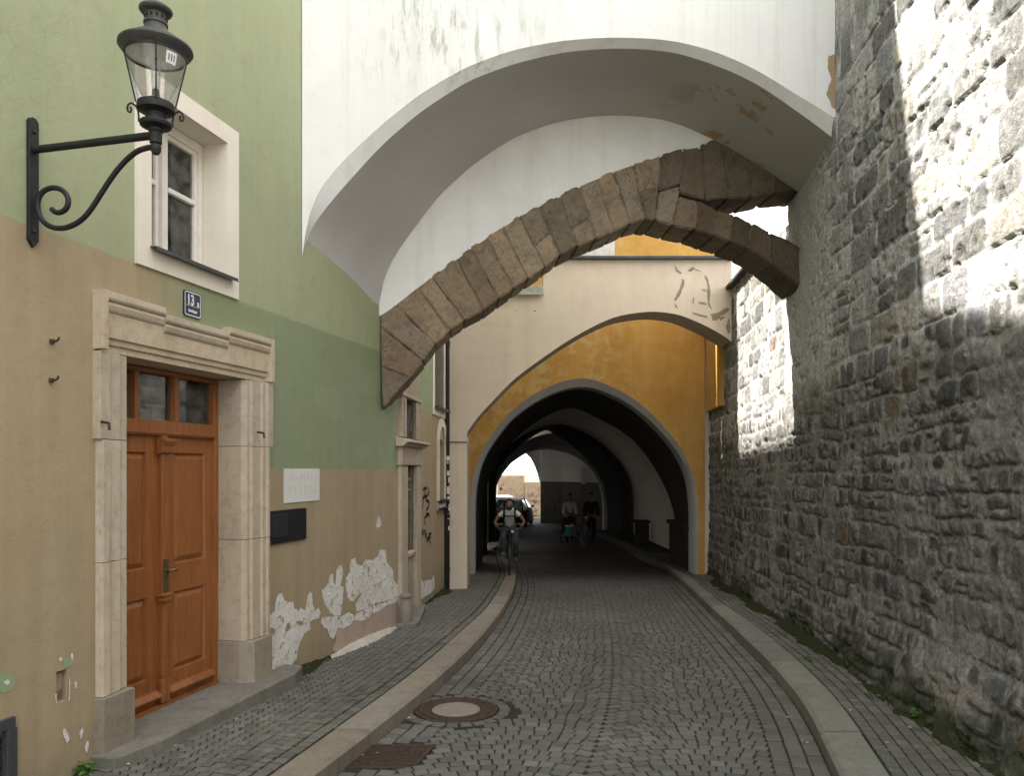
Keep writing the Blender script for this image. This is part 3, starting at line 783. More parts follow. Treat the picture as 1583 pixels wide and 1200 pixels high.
# ---- window with white surround
Wn = .20
T0, T1 = FL.hs(208), FL.hs(366.5); TZ0, TZ1 = EZ + 1.337, EZ + 2.66
m_ = MB(FL)
for a, b, c, d in ((T0, WS0, TZ0, TZ1), (WS1, T1, TZ0, TZ1), (WS0, WS1, WZ1, TZ1), (WS0, WS1, TZ0, WZ0)): m_.box(a, b, -.018, .01, c, d)
m_.poly([(WS0, -.018, WZ0), (WS0, -.018, WZ1), (WS0 + .001, Wn, WZ1), (WS0 + .001, Wn, WZ0)]); m_.poly([(WS1, -.018, WZ1), (WS1, -.018, WZ0), (WS1 - .001, Wn, WZ0), (WS1 - .001, Wn, WZ1)])
m_.poly([(WS0, -.018, WZ1), (WS1, -.018, WZ1), (WS1, Wn, WZ1 - .001), (WS0, Wn, WZ1 - .001)]); m_.poly([(WS1, -.018, WZ0), (WS0, -.018, WZ0), (WS0, Wn, WZ0 + .001), (WS1, Wn, WZ0 + .001)])
m_.build('window_surround', M['trim'], gh)
m_ = MB(FL)
a0, a1 = WS0 + .002, WS1 - .002; c0, c1 = WZ0 + .002, WZ1 - .002
m_.box(a0, a0 + .05, Wn, Wn + .08, c0, c1); m_.box(a1 - .05, a1, Wn, Wn + .08, c0, c1); m_.box(a0 + .05, a1 - .05, Wn, Wn + .08, c1 - .07, c1); m_.box(a0 + .05, a1 - .05, Wn, Wn + .08, c0, c0 + .07)
wm = FL.hs(249, Wn + .02); tz = FL.hit(285, 305, Wn)[1]
m_.box(wm - .03, wm + .03, Wn - .015, Wn + .07, c0 + .07, c1 - .07)
for u0, u1 in ((a0 + .05, wm - .03), (wm + .03, a1 - .05)):
    m_.box(u0, u0 + .035, Wn + .015, Wn + .06, c0 + .07, c1 - .07); m_.box(u1 - .035, u1, Wn + .015, Wn + .06, c0 + .07, c1 - .07)
    m_.box(u0 + .035, u1 - .035, Wn + .015, Wn + .06, c1 - .105, c1 - .07); m_.box(u0 + .035, u1 - .035, Wn + .015, Wn + .06, c0 + .07, c0 + .105)
    m_.box(u0 + .035, u1 - .035, Wn + .005, Wn + .06, tz - .018, tz + .018)
wf = m_.build('window_frame', M['frame'], gh, bevel=.004)
for u0, u1 in ((a0 + .085, wm - .065), (wm + .065, a1 - .085)):
    for q0, q1 in ((c0 + .105, tz - .018), (tz + .018, c1 - .105)):
        m_ = MB(FL); m_.box(u0, u1, Wn + .038, Wn + .041, q0, q1); m_.build('window_pane', M['glass'], wf)
m_ = MB(FL)
xs = np.linspace(a0 + .05, a1 - .05, 60)
m_.loft([[(x, Wn + .17 + .02 * math.sin(x * 75) + .008 * math.sin(x * 31), z) for x in xs[22:44]] for z in (c0, c1)]); m_.build('curtain', M['curtain'], gh, True)
m_ = MB(FL); m_.poly([(a0 - .05, .42, c0 - .05), (a1 + .05, .42, c0 - .05), (a1 + .05, .42, c1 + .05), (a0 - .05, .42, c1 + .05)]); m_.build('room_shade', plain('dim_room', (.10, .095, .09), .9), gh)
m_ = MB(FL); m_.prisma([(Wn, WZ0 + .022), (-.07, WZ0 + .004), (-.075, WZ0 - .022), (-.068, WZ0 - .022), (-.06, WZ0 - .003), (Wn, WZ0 + .012)], WS0 - .015, WS1 + .06); m_.build('window_sill', M['zinc'], gh)
# ---- vent at the left edge, small hatch, hooks
m_ = MB(FL); v0 = VS1 - .7
m_.box(v0, VS1, -.02, .02, VZ - .05, VZ + .01); m_.box(VS1 - .05, VS1 + .012, -.02, .02, VZ - .55, VZ - .05); m_.build('cellar_vent_frame', plain('grey_steel', (.10, .10, .11), .5, .5), gh, bevel=.004)
m_ = MB(FL)
for i in range(9): m_.prisma([(.06, VZ - .10 - i * .052), (.02, VZ - .14 - i * .052), (.025, VZ - .145 - i * .052), (.065, VZ - .105 - i * .052)], v0, VS1 - .05)
m_.build('cellar_vent_louvre', M['black2'], gh)
m_ = MB(FL); m_.box(v0 - .1, VS1 + .1, .10, .13, VZ - .6, VZ + .1); m_.build('cellar_vent_back', M['dark'], gh)
m_ = MB(FL); m_.prisma([(.07, nz0 - .01), (.055, nz0 + .03), (.04, nz0 + .06), (.035, nz1 - .03), (.07, nz1 + .01)], nh0 - .01, nh1 + .01); m_.build('wall_hatch', plain('pale_hatch', (.42, .35, .27), .7), gh)
for px, py in ((79, 528), (78, 588)):
    a, z = FL.hit(px, py); mb = MB(FL); mb.tube([(a, .01, z), (a, -.035, z), (a + .008, -.045, z + .012), (a + .008, -.045, z + .025)], .007, 6); mb.lathe([(.014, -.012), (.014, .012)], FL.W(a, -.004, z), 8, True); mb.build('wall_hook', M['rust'], gh)
# ---- peeling paint along the foot of the wall
Z4 = lambda L: [(380 + x / 2.4, 560 + y / 2.4) for x, y in L]
patch(FL, Z4([(330,985),(395,962),(470,932),(566,868),(562,985),(480,1022),(380,1085),(335,1100),(322,1062),(335,1030)]), -.0015, 'bare_render', M['peelpink'], gh)
patch(FL, Z4([(70,985),(85,945),(105,925),(112,880),(122,858),(135,862),(142,885),(158,893),(175,890),(180,915),(195,925),(205,912),(220,925),(228,870),(236,852),(246,860),(248,900),(258,925),(270,912),(277,930),(270,950),(250,955),(235,965),(240,990),(215,1010),(200,1040),(192,1070),(190,1100),(175,1115),(165,1140),(138,1165),(120,1168),(95,1160),(85,1120),(80,1060),(78,1020),(105,1010),(108,992),(90,985)]), -.002, 'peeled_plaster', M['peel'], gh)
patch(FL, Z4([(280,850),(300,830),(312,790),(322,785),(325,820),(332,830),(335,770),(345,755),(357,757),(360,790),(350,830),(362,835),(360,870),(352,940),(330,945),(310,930),(290,890)]), -.002, 'peeled_plaster', M['peel'], gh)
patch(FL, Z4([(372,800),(385,780),(388,730),(405,728),(410,750),(432,755),(440,735),(470,735),(490,720),(495,697),(520,697),(522,745),(545,770),(548,810),(565,830),(567,865),(540,880),(510,890),(480,895),(460,910),(420,925),(405,930),(395,920),(400,890),(385,885),(375,870),(368,830)]), -.003, 'peeled_plaster', M['peel'], gh)
patch(FL, Z4([(280,950),(310,945),(350,945),(380,930),(400,938),(420,928),(470,905),(520,890),(565,868),(560,890),(510,910),(490,928),(465,935),(450,955),(425,962),(400,958),(390,972),(365,988),(340,988),(325,1030),(310,1020),(300,990),(285,985),(275,965)]), -.0045, 'peeled_plaster', M['peel'], gh)
patch(FL, Z4([(480,610),(485,590),(490,571),(497,571),(502,605),(492,617)]), -.002, 'peeled_plaster', M['peel'], gh)
for L in ([(143,1000),(150,970),(160,965),(165,985),(152,1000)], [(182,965),(200,960),(215,972),(200,980)], [(395,915),(402,880),(430,852),(420,870),(405,895),(408,930),(398,950)]):
    patch(FL, Z4(L), -.0065, 'bare_render', M['peeltan'], gh, .004)
Z5 = lambda L: [(x / 5, 960 + y / 5) for x, y in L]
for L in ([(480,845),(500,832),(520,868),(532,920),(515,952),(498,915),(485,885)], [(608,875),(630,828),(642,850),(630,900),(618,922)], [(20,470),(45,455),(72,462),(68,490),(40,498)], [(450,292),(466,280),(482,292),(470,318),(455,312)], [(545,255),(560,252),(562,305),(548,305)], [(570,480),(590,470),(586,520),(574,522)], [(528,440),(540,450),(536,610),(524,620),(530,520)], [(422,575),(434,560),(436,640),(426,620)], [(650,975),(668,920),(688,930),(678,1000),(660,1030)]):
    patch(FL, Z5(L), -.004, 'peeled_plaster', M['peel'], gh, .002, .012)
for L in ([(-20,430),(40,400),(100,420),(120,480),(90,540),(30,560),(-20,540)], [(480,300),(560,285),(560,350),(490,370)]):
    patch(FL, Z5(L), -.002, 'old_paint_patch', M['peelgreen'], gh, .003)
patch(F2, [(605 + x / 4.615, 720 + y / 4.615) for x, y in [(195,850),(205,800),(225,830),(250,820),(285,815),(305,780),(310,880),(280,910),(240,935),(215,955),(205,900)]], -.002, 'peeled_plaster', M['peel'], gh)
# crumbled plaster lying along the foot of the wall
m_ = MB(FL); a0, a1 = FL.hs(508), FL.hs(612); xs = np.linspace(a0, a1, 40); rows = [[], [], []]
for i, x in enumerate(xs):
    Y = FL.W(x, 0, 0).y; g_ = float(gz(Y)); w = .09 * math.sin(math.pi * min(1, i / 39 * .9 + .05)) * random.uniform(.8, 1.2) + .02
    rows[0].append((x, .0, g_ + .06 * min(1, w * 9))); rows[1].append((x, -w * .5, g_ + .035)); rows[2].append((x, -w, g_ - .012))
m_.loft(rows); m_.build('crumbled_plaster', M['rubbish'], gh, True)
# ---- old stone doorway round the bend
def tone1(o): return add_tone(o, .75, .95)
m_ = MB(F2)
zl = F2.hit(632, 690)[1]
gzp = float(gz(9.8))
m_.box(.04, PS0, -.05, .03, gzp - .05, zl - .25); m_.box(PS1, 1.33, -.05, .03, gzp - .05, zl - .25)
m_.box(.0, 1.36, -.07, .03, zl - .25, zl - .225)
m_.box(.04, 1.33, -.055, .03, zl - .225, zl - .02)
zt = F2.hit(632, 618)[1]
m_.box(.10, PS0 - .03, -.04, .03, zl + .1, zt); m_.box(PS1, 1.28, -.04, .03, zl + .1, zt); m_.box(.06, 1.33, -.06, .03, zt, zt + .05); m_.box(.10, 1.28, -.04, .03, zt + .05, zt + .5)
m_.box(PS0 - .03, PS0, -.02, .1, zl + .1, zt)
m_.box(.20, .23, -.055, -.038, zl + .1, zt)
m_.prisma([(.02, zl + .1), (-.165, zl + .055), (-.17, zl + .03), (-.12, zl + .02), (-.10, zl - .01), (-.07, zl - .02), (.02, zl - .02)], -.04, 1.42)
m_.box(PS0, PS1, -.0, .09, gzp - .05, EZ - 1.14); m_.box(PS0 - .01, PS1 + .01, -.035, .09, EZ - 1.14, EZ - 1.09)
tone1(m_.build('stone_doorway', M['sand'], gh, bevel=.006))
m_ = MB(F2); 
for i in range(-3, 9):
    a = PS0 + i * .11
    m_.tube([(max(PS0, min(PS1, a)), .03, zl + .1 + max(0, (PS0 - a)) * 2.2), (max(PS0, min(PS1, a + .4)), .03, min(zt, zl + .1 + (min(PS1, a + .4) - a) * 2.2))], .008, 5)
m_.build('window_lattice', plain('grey_bars', (.10, .10, .11), .5, .4), gh)
m_ = MB(F2); m_.box(PS0, PS1, .02, .05, EZ - .30, EZ - .27); m_.box(PS0, PS0 + .05, .02, .05, EZ - 1.09, zl - .26); m_.box(PS1 - .05, PS1, .02, .05, EZ - 1.09, zl - .26); m_.box(PS0, PS1, .02, .05, zl - .45, zl - .41); m_.build('side_window_frame', plain('grey_brown_frame', (.22, .19, .16), .7), gh)
m_ = MB(F2); m_.box(PS0 + .05, PS1 - .05, .04, .045, EZ - 1.09, zl - .26); m_.build('side_window_pane', M['glass'], gh)
# guard stone and slanting step at its foot
t = fthing(F2, 'guard_stone', 'small round worn guard stone standing at the green house corner', 'guard stone', .02, gzp, -.10)
MB().lathe([(.10, -.06), (.10, .02), (.075, .05), (.085, .16), (.085, .26), (.06, .31), (.055, .36), (.075, .38), (.07, .41), (.0, .42)], F2.W(.02, -.10, gzp), 20).build('stone_body', M['conc'], t, True)
m_ = MB(F2); m_.prismz([(-.08, .03), (-.08, -.24), (.1, -.25), (1.25, -.13), (1.25, .03)], gzp - .25, gzp + .075); m_.build('side_step', M['step'], gh, bevel=.015)
# white window and arched niche past the bend
m_ = MB(F2); a0, a1 = F2.hs(667.5), F2.hs(688)
q0, q1 = F2.hit(668, 640)[1], W2Z1 + .12
for a, b, c, d in ((a0, W2S0, q0, q1), (W2S1, a1, q0, q1), (W2S0, W2S1, W2Z1, q1), (W2S0, W2S1, q0, W2Z0)): m_.box(a, b, -.02, .2 if a != a0 else .01, c, d)
m_.build('window_surround', M['trim'], gh)
m_ = MB(F2); m_.box(W2S0 - .03, W2S1 + .05, -.09, .15, W2Z0 - .03, W2Z0 + .012); m_.build('window_sill', M['zinc'], gh)
m_ = MB(F2); a0, a1 = F2.hs(675), F2.hs(688.5); zb, zt2 = F2.hit(676, 789)[1], F2.hit(680, 690)[1]
rad = (a1 - a0) / 2; ac = (a0 + a1) / 2; out = [(a0, zb)] + [(ac - rad * math.cos(x), zt2 + rad * math.sin(x)) for x in np.linspace(0, math.pi, 17)] + [(a1, zb)]
ri = rad - .13; inn = [(ac - ri, NZ0)] + [(ac - ri * math.cos(x), zt2 + ri * math.sin(x)) for x in np.linspace(0, math.pi, 17)] + [(ac + ri, NZ0)]
m_.loft([[(a, -.03, z) for a, z in out], [(a, -.03, z) for a, z in inn], [(a, .14, z) for a, z in inn]]); m_.loft([[(a, .01, z) for a, z in out], [(a, -.03, z) for a, z in out]])
m_.box(a0, a1, -.03, .01, zb - .002, NZ0)
m_.build('arched_surround', M['trim'], gh)
m_ = MB(F2); m_.box(ac - rad, ac + rad, -.08, .05, NZ0 + .02, NZ0 + .05); m_.build('shelf_bar', M['iron'], gh); m_ = MB(F2); m_.box(ac - rad, ac + rad, -.08, .05, NZ0 - .09, NZ0 - .07); m_.build('shelf_bar', M['iron'], gh)
# graffiti tag: strokes of marker on the tan wall
m_ = MB(F2)
G = lambda L: [F2.hit(605 + x / 4.615, 720 + y / 4.615) for x, y in L]
for L in ([(225,175),(240,162),(238,200),(226,250),(222,310)], [(222,232),(250,215)], [(226,170),(250,158)], [(258,150),(262,180)], [(268,185),(250,225),(246,245),(270,262),(262,300),(248,318)], [(236,360),(238,400),(232,420)], [(238,372),(262,350),(268,360)], [(246,348),(270,346)], [(214,535),(212,500),(222,455),(228,500),(236,462),(242,470),(240,520)], [(244,480),(256,540),(262,500)], [(262,550),(266,490),(284,482),(278,510),(266,518)], [(270,520),(282,560),(281,578)]):
    P = G(L); wd = .019
    for (a, b), (c, d) in zip(P[:-1], P[1:]):
        L_ = math.hypot(c - a, d - b) or 1; nx, nz = -(d - b) / L_ * wd, (c - a) / L_ * wd
        k = random.uniform(0, .0008)
        m_.poly([(a - nx, -.003 - k, b - nz), (c - nx, -.003 - k, d - nz), (c + nx, -.003 - k, d + nz), (a + nx, -.003 - k, b + nz)])
setp(m_.build('graffiti', M['ink'], gh, recalc=False), 'black marker tag in scrawled letters')
# ------------------------------------------------------------------ fittings on the house
def text(body, size, fr, a, n, z, mat, parent, name, bold=.0, sx=1., align='CENTER'):
    cu = bpy.data.curves.new('t', 'FONT'); cu.body = body; cu.size = size; cu.align_x = align; cu.extrude = .0006; cu.offset = bold
    to = bpy.data.objects.new('t', cu); COL.objects.link(to)
    me = bpy.data.meshes.new_from_object(to.evaluated_get(bpy.context.evaluated_depsgraph_get()))
    bpy.data.objects.remove(to)
    Mi = rootm(parent).inverted()
    for v in me.vertices: v.co = Mi @ fr.W(a + v.co.x * sx, n - v.co.z, z + v.co.y)
    me.materials.clear(); me.materials.append(mat); me.name = name
    o = bpy.data.objects.new(name, me); COL.objects.link(o); o.parent = parent
    return o
def rr(a0, a1, z0, z1, r, k=5):
    P = []
    for cx_, cz_, st_ in ((a1 - r, z1 - r, 0), (a0 + r, z1 - r, 90), (a0 + r, z0 + r, 180), (a1 - r, z0 + r, 270)):
        for i in range(k + 1): an = R(st_ + 90 * i / k); P.append((cx_ + r * math.cos(an), cz_ + r * math.sin(an)))
    return P
a0, a1 = FL.hs(282.5), FL.hs(309); z1 = FL.hit(283, 447)[1]; z0 = FL.hit(283, 487)[1]
t = fthing(FL, 'house_number_sign', 'blue enamel house number sign 13a above the door lintel', 'sign', (a0 + a1) / 2, z0)
m_ = MB(FL); m_.prism(rr(a0, a1, z0, z1, .02), -.012, .0); m_.build('plate', M['blue'], t)
m_ = MB(FL); O_ = rr(a0 + .006, a1 - .006, z0 + .006, z1 - .006, .018); I_ = rr(a0 + .013, a1 - .013, z0 + .013, z1 - .013, .013)
m_.loft([[(a, -.0125, z) for a, z in O_], [(a, -.0125, z) for a, z in I_]], True); m_.build('border', M['enamel'], t)
H = z1 - z0; w_ = a1 - a0; am = (a0 + a1) / 2
text('13', H * .56, FL, am - w_ * .13, -.0125, z0 + H * .47, M['enamel'], t, 'digits', .003, .82)
text('a', H * .36, FL, a1 - w_ * .19, -.0125, z0 + H * .47, M['enamel'], t, 'letter', .002, .85)
m_ = MB(FL); m_.box(a0 + w_ * .12, a1 - w_ * .12, -.0132, -.0122, z0 + H * .42, z0 + H * .435); m_.build('rule', M['enamel'], t)
text('Innbrückgasse', H * .155, FL, am, -.0125, z0 + H * .19, M['enamel'], t, 'street_name', .0012, .62)
a0, a1 = FL.hs(438.5), FL.hs(493); z1 = FL.hit(438, 725)[1]; z0 = FL.hit(438, 778.5)[1]
t = fthing(FL, 'wall_board', 'square white board with faded grey writing above the intercom', 'notice board', (a0 + a1) / 2, z0)
m_ = MB(FL); m_.box(a0, a1, -.008, .0, z0, z1); m_.build('board', M['paper'], t, bevel=.001)
m_ = MB(FL)
# two faded, no longer legible lines: worn remains of strokes
for zc_, n_ in ((z0 + (z1 - z0) * .72, 8), (z0 + (z1 - z0) * .36, 6)):
    for i in range(n_):
        x = a0 + .05 + (a1 - a0 - .1) * (i + .5) / n_; h_ = .028
        for _ in range(3):
            u = random.uniform(-.014, .014); v = random.uniform(-h_, h_)
            if random.random() < .5: m_.box(x + u - .003, x + u + .003, -.0095, -.0082 - random.uniform(0, .0004), zc_ + v - .014, zc_ + v + .014)
            else: m_.box(x + u - .012, x + u + .012, -.0096, -.0083 - random.uniform(0, .0004), zc_ + v - .003, zc_ + v + .003)
m_.build('faded_writing', M['faint'], t)
a0, a1 = FL.hs(411.5), FL.hs(471); z1 = FL.hit(412, 791)[1]; z0 = FL.hit(412, 843.5)[1]
t = fthing(FL, 'intercom_panel', 'dark grey metal intercom and letter panel right of the door', 'intercom', (a0 + a1) / 2, z0)
m_ = MB(FL); m_.box(a0, a1, -.02, .0, z0, z1); m_.build('plate', M['black'], t, bevel=.003)
m_ = MB(FL); u0, u1 = a0 + .03, a0 + (a1 - a0) * .46; m_.box(u0, u1, -.03, -.0202, z0 + .055, z1 - .035); m_.build('speaker_unit', M['black2'], t, bevel=.003)
m_ = MB(FL)
for i in range(5): m_.box(u0 + .03, u0 + .075, -.033, -.0302, z1 - .08 - i * .012, z1 - .075 - i * .012)
m_.lathe([(.012, -.004), (.012, .004)], FL.W(u0 + .06, -.033, z0 + .14), 12, True); m_.build('button', M['zinc'], t)
for x, z in ((a0 + .012, z0 + .015), (a0 + .012, z1 - .015), (a1 - .012, z0 + .015), (a1 - .012, z1 - .015)): m_ = MB(FL); m_.box(x - .005, x + .005, -.023, -.0202, z - .005, z + .005); m_.build('screw', M['zinc'], t)
m_ = MB(FL); m_.box(a0 + .02, a0 + .19, -.027, -.0202, z0 + .028, z0 + .036); m_.build('slot_lip', M['black2'], t)
# ---- gas lamp on its wall bracket
pa = FL.hs(48); pz1, pz0 = FL.hit(48, 182)[1], FL.hit(48, 383)[1]
t = fthing(FL, 'wall_lantern', 'black iron gas lantern with glass cone on a scrolled wall bracket', 'street lamp', pa, pz0)
m_ = MB(FL); w_ = .032
pl = [(pa - w_, pz0 + .04), (pa, pz0), (pa + w_, pz0 + .04), (pa + w_, pz1 - .03)] + [(pa + w_ * math.cos(x), pz1 - .03 + .03 * math.sin(x)) for x in np.linspace(.3, math.pi - .3, 6)] + [(pa - w_, pz1 - .03)]
m_.prism(pl, -.022, .0)
for z in (pz1 - .08, pz0 + .09): m_.lathe([(.011, -.008), (.011, .008)], FL.W(pa, -.024, z), 8, True)
m_.build('wall_plate', M['iron'], t, bevel=.003)
AL = .80; za = FL.hit(48, 232)[1]
m_ = MB(FL); m_.tube([(pa, -.01, za), (pa, -AL + .02, za + .0)], .0205, 14); m_.build('bracket_arm', M['iron'], t, True)
# scroll: from under the lantern down to the plate, curling into a spiral
m_ = MB(FL)
zs = FL.hit(48, 352)[1]
px_s = [(245,226),(228,228),(212,233),(196,246),(180,264),(166,284),(154,303),(142,322),(130,337),(116,347),(100,353),(84,353),(71,347),(62,336),(58,323),(58,312),(61,301),(68,294),(78,290),(89,290),(99,295),(105,303),(107,313),(104,322),(97,328),(88,330),(81,326),(80,323)]
def bk(px, py):     # the bracket's own upright plane, square to the wall through the plate
    o_ = FL.W(pa, 0, 0); d = Vector(((px - CX) / F, 1, (HY - py) / F)); nn = FL.u
    tt = o_.dot(nn) / d.dot(nn); q = d * tt; return ((q - o_).dot(FL.n), EZ + q.z)
P = smooth_line([bk(*q) for q in px_s], 90, 3)
m_.tube([(pa, min(-.012, n_), z) for n_, z in P], .0145, 10); m_.build('bracket_scroll', M['iron'], t, True)
lc = FL.W(pa, -AL, 0); lam = 4.10 / F
zz = lambda y: EZ + (HY - (241 - (241 - y) * .943)) * lam
def L_(prof, name, mat, par=t, seg=40): return MB().lathe([(r * .9, zz(y)) for r, y in prof], (lc.x, lc.y, 0), seg).build(name, mat, par, True, angle=30)
L_([(0, 241), (.018, 240), (.029, 234), (.030, 227), (.026, 224), (.034, 222), (.034, 205), (.04, 203), (.042, 199), (.06, 198), (.085, 195), (.09, 191), (.085, 188), (.058, 187), (.056, 175), (.064, 173), (.1, 170), (.104, 163), (.1, 158), (.07, 156), (0, 155)], 'lamp_base', M['iron'])
gl_ = L_([(.104, 158), (.168, 78)], 'lamp_glass', M['lampglass'])
L_([(.160, 76), (.162, 82), (.169, 82), (.171, 76)], 'glass_band', M['iron'])
L_([(.160, 80), (.195, 72), (.205, 68), (.203, 65), (.185, 62), (.15, 55), (.11, 47), (.08, 42), (.066, 37), (.06, 30), (.067, 29), (.067, 26), (.058, 25), (.058, 12), (.066, 11), (.085, 9), (.092, 6), (.09, 3), (.06, -3), (.03, -8), (0, -9)], 'lamp_hood', M['dusty'])
L_([(.01, 84), (.14, 80), (.16, 79)], 'reflector', M['enamel'])
for i in range(12):
    m_ = MB(); an = i / 12 * 2 * math.pi
    c = Vector((lc.x + .0525 * math.cos(an), lc.y + .0525 * math.sin(an), zz(18)))
    m_.lathe([(.006, -.006), (.006, .006)], c, 8, True); m_.build('vent_hole', M['dark'], t)
L_([(.045, 155), (.045, 150), (.022, 146), (.02, 135), (0, 134)], 'burner', M['iron'])
L_([(.0, 137), (.022, 134), (.026, 122), (.026, 90), (.026, 84)], 'glass_chimney', M['lampglass'])
L_([(.0, 134), (.013, 131), (.016, 118), (.009, 104), (0, 102)], 'mantle', M['enamel'])
for k_, an in enumerate((R(205), R(25), R(115), R(295))):
    m_ = MB(); d = Vector((math.cos(an), math.sin(an), 0)); c = Vector((lc.x, lc.y, 0))
    if k_ < 2:
        P = [(.088, 191), (.088, 182), (.092, 173), (.105, 166), (.125, 163), (.14, 166), (.147, 172), (.142, 178), (.131, 179), (.126, 174), (.131, 170)]
        m_.tube([c + d * r * .92 + Vector((0, 0, zz(y))) for r, y in P], .0055, 8); m_.build('curl', M['iron'], t, True)
    m_ = MB(); m_.tube([c + d * (.095) + Vector((0, 0, zz(160))), c + d * .1525 + Vector((0, 0, zz(78)))], .004, 6); m_.build('glass_bar', M['iron'], t)
# small white number tag under the hood on the glass
m_ = MB(); fa = math.atan2(-lc.y, -lc.x) + .55
rows = []
for y in (86, 104): 
    r = .9 * (.168 + (.104 - .168) * ((y - 78) / 80)) + .002
    rows.append([(lc.x + r * math.cos(fa + q), lc.y + r * math.sin(fa + q), zz(y)) for q in np.linspace(-.2, .2, 6)])
m_.loft(rows); m_.build('number_tag', M['enamel'], t)
m_ = MB()
for q in (-.12, -.02, .08):
    r1 = .9 * (.168 + (.104 - .168) * (12 / 80)) + .0035; r2 = .9 * (.168 + (.104 - .168) * (22 / 80)) + .0035
    a_, b_ = fa + q, fa + q + .035
    m_.poly([(lc.x + r1 * math.cos(a_), lc.y + r1 * math.sin(a_), zz(90)), (lc.x + r1 * math.cos(b_), lc.y + r1 * math.sin(b_), zz(90)), (lc.x + r2 * math.cos(b_), lc.y + r2 * math.sin(b_), zz(100)), (lc.x + r2 * math.cos(a_), lc.y + r2 * math.sin(a_), zz(100))])
m_.build('tag_mark', M['ink'], t)
# ---- rain pipe in the corner
pxc = (690 - CX) / F * 13.12
t = thing('drainpipe', 'dark round drainpipe with torn stickers in the corner by the cream arch', 'drainpipe', (pxc, 13.12, float(gz(13.1))))
g_ = float(gz(13.1))
MB().tube([(pxc, 13.12, g_ - .05), (pxc, 13.12, EZ + 6.5)], .056, 18).build('pipe', M['pipe'], t, True)
for z in (g_ + .35, g_ + 1.25, EZ + .95, EZ + 2.1): MB().lathe([(.056, -.03), (.064, -.03), (.064, .03), (.056, .03)], (pxc, 13.12, z), 18).build('pipe_collar', M['pipe'], t, True)
for (y0, y1, mt) in ((705, 712, 'enamel'), (713, 717, 'peelpink'), (728, 735, 'paper'), (738, 747, 'enamel'), (752, 764, 'paper'), (768, 775, 'enamel'), (780, 790, 'paper'), (795, 803, 'enamel'), (814, 820, 'paper')):
    a_ = random.uniform(-1.6, -.9); w = random.uniform(.35, .8)
    za_, zb_ = EZ + (HY - y0) * 13.1 / F, EZ + (HY - y1) * 13.1 / F
    m_ = MB(); m_.loft([[(pxc + .0575 * math.cos(q), 13.12 + .0575 * math.sin(q), z + random.uniform(-.012, .012)) for q in np.linspace(a_ - w * .5 + .4, a_ + w + .4, 7)] for z in (za_, zb_)]); m_.build('sticker', M[mt], t)
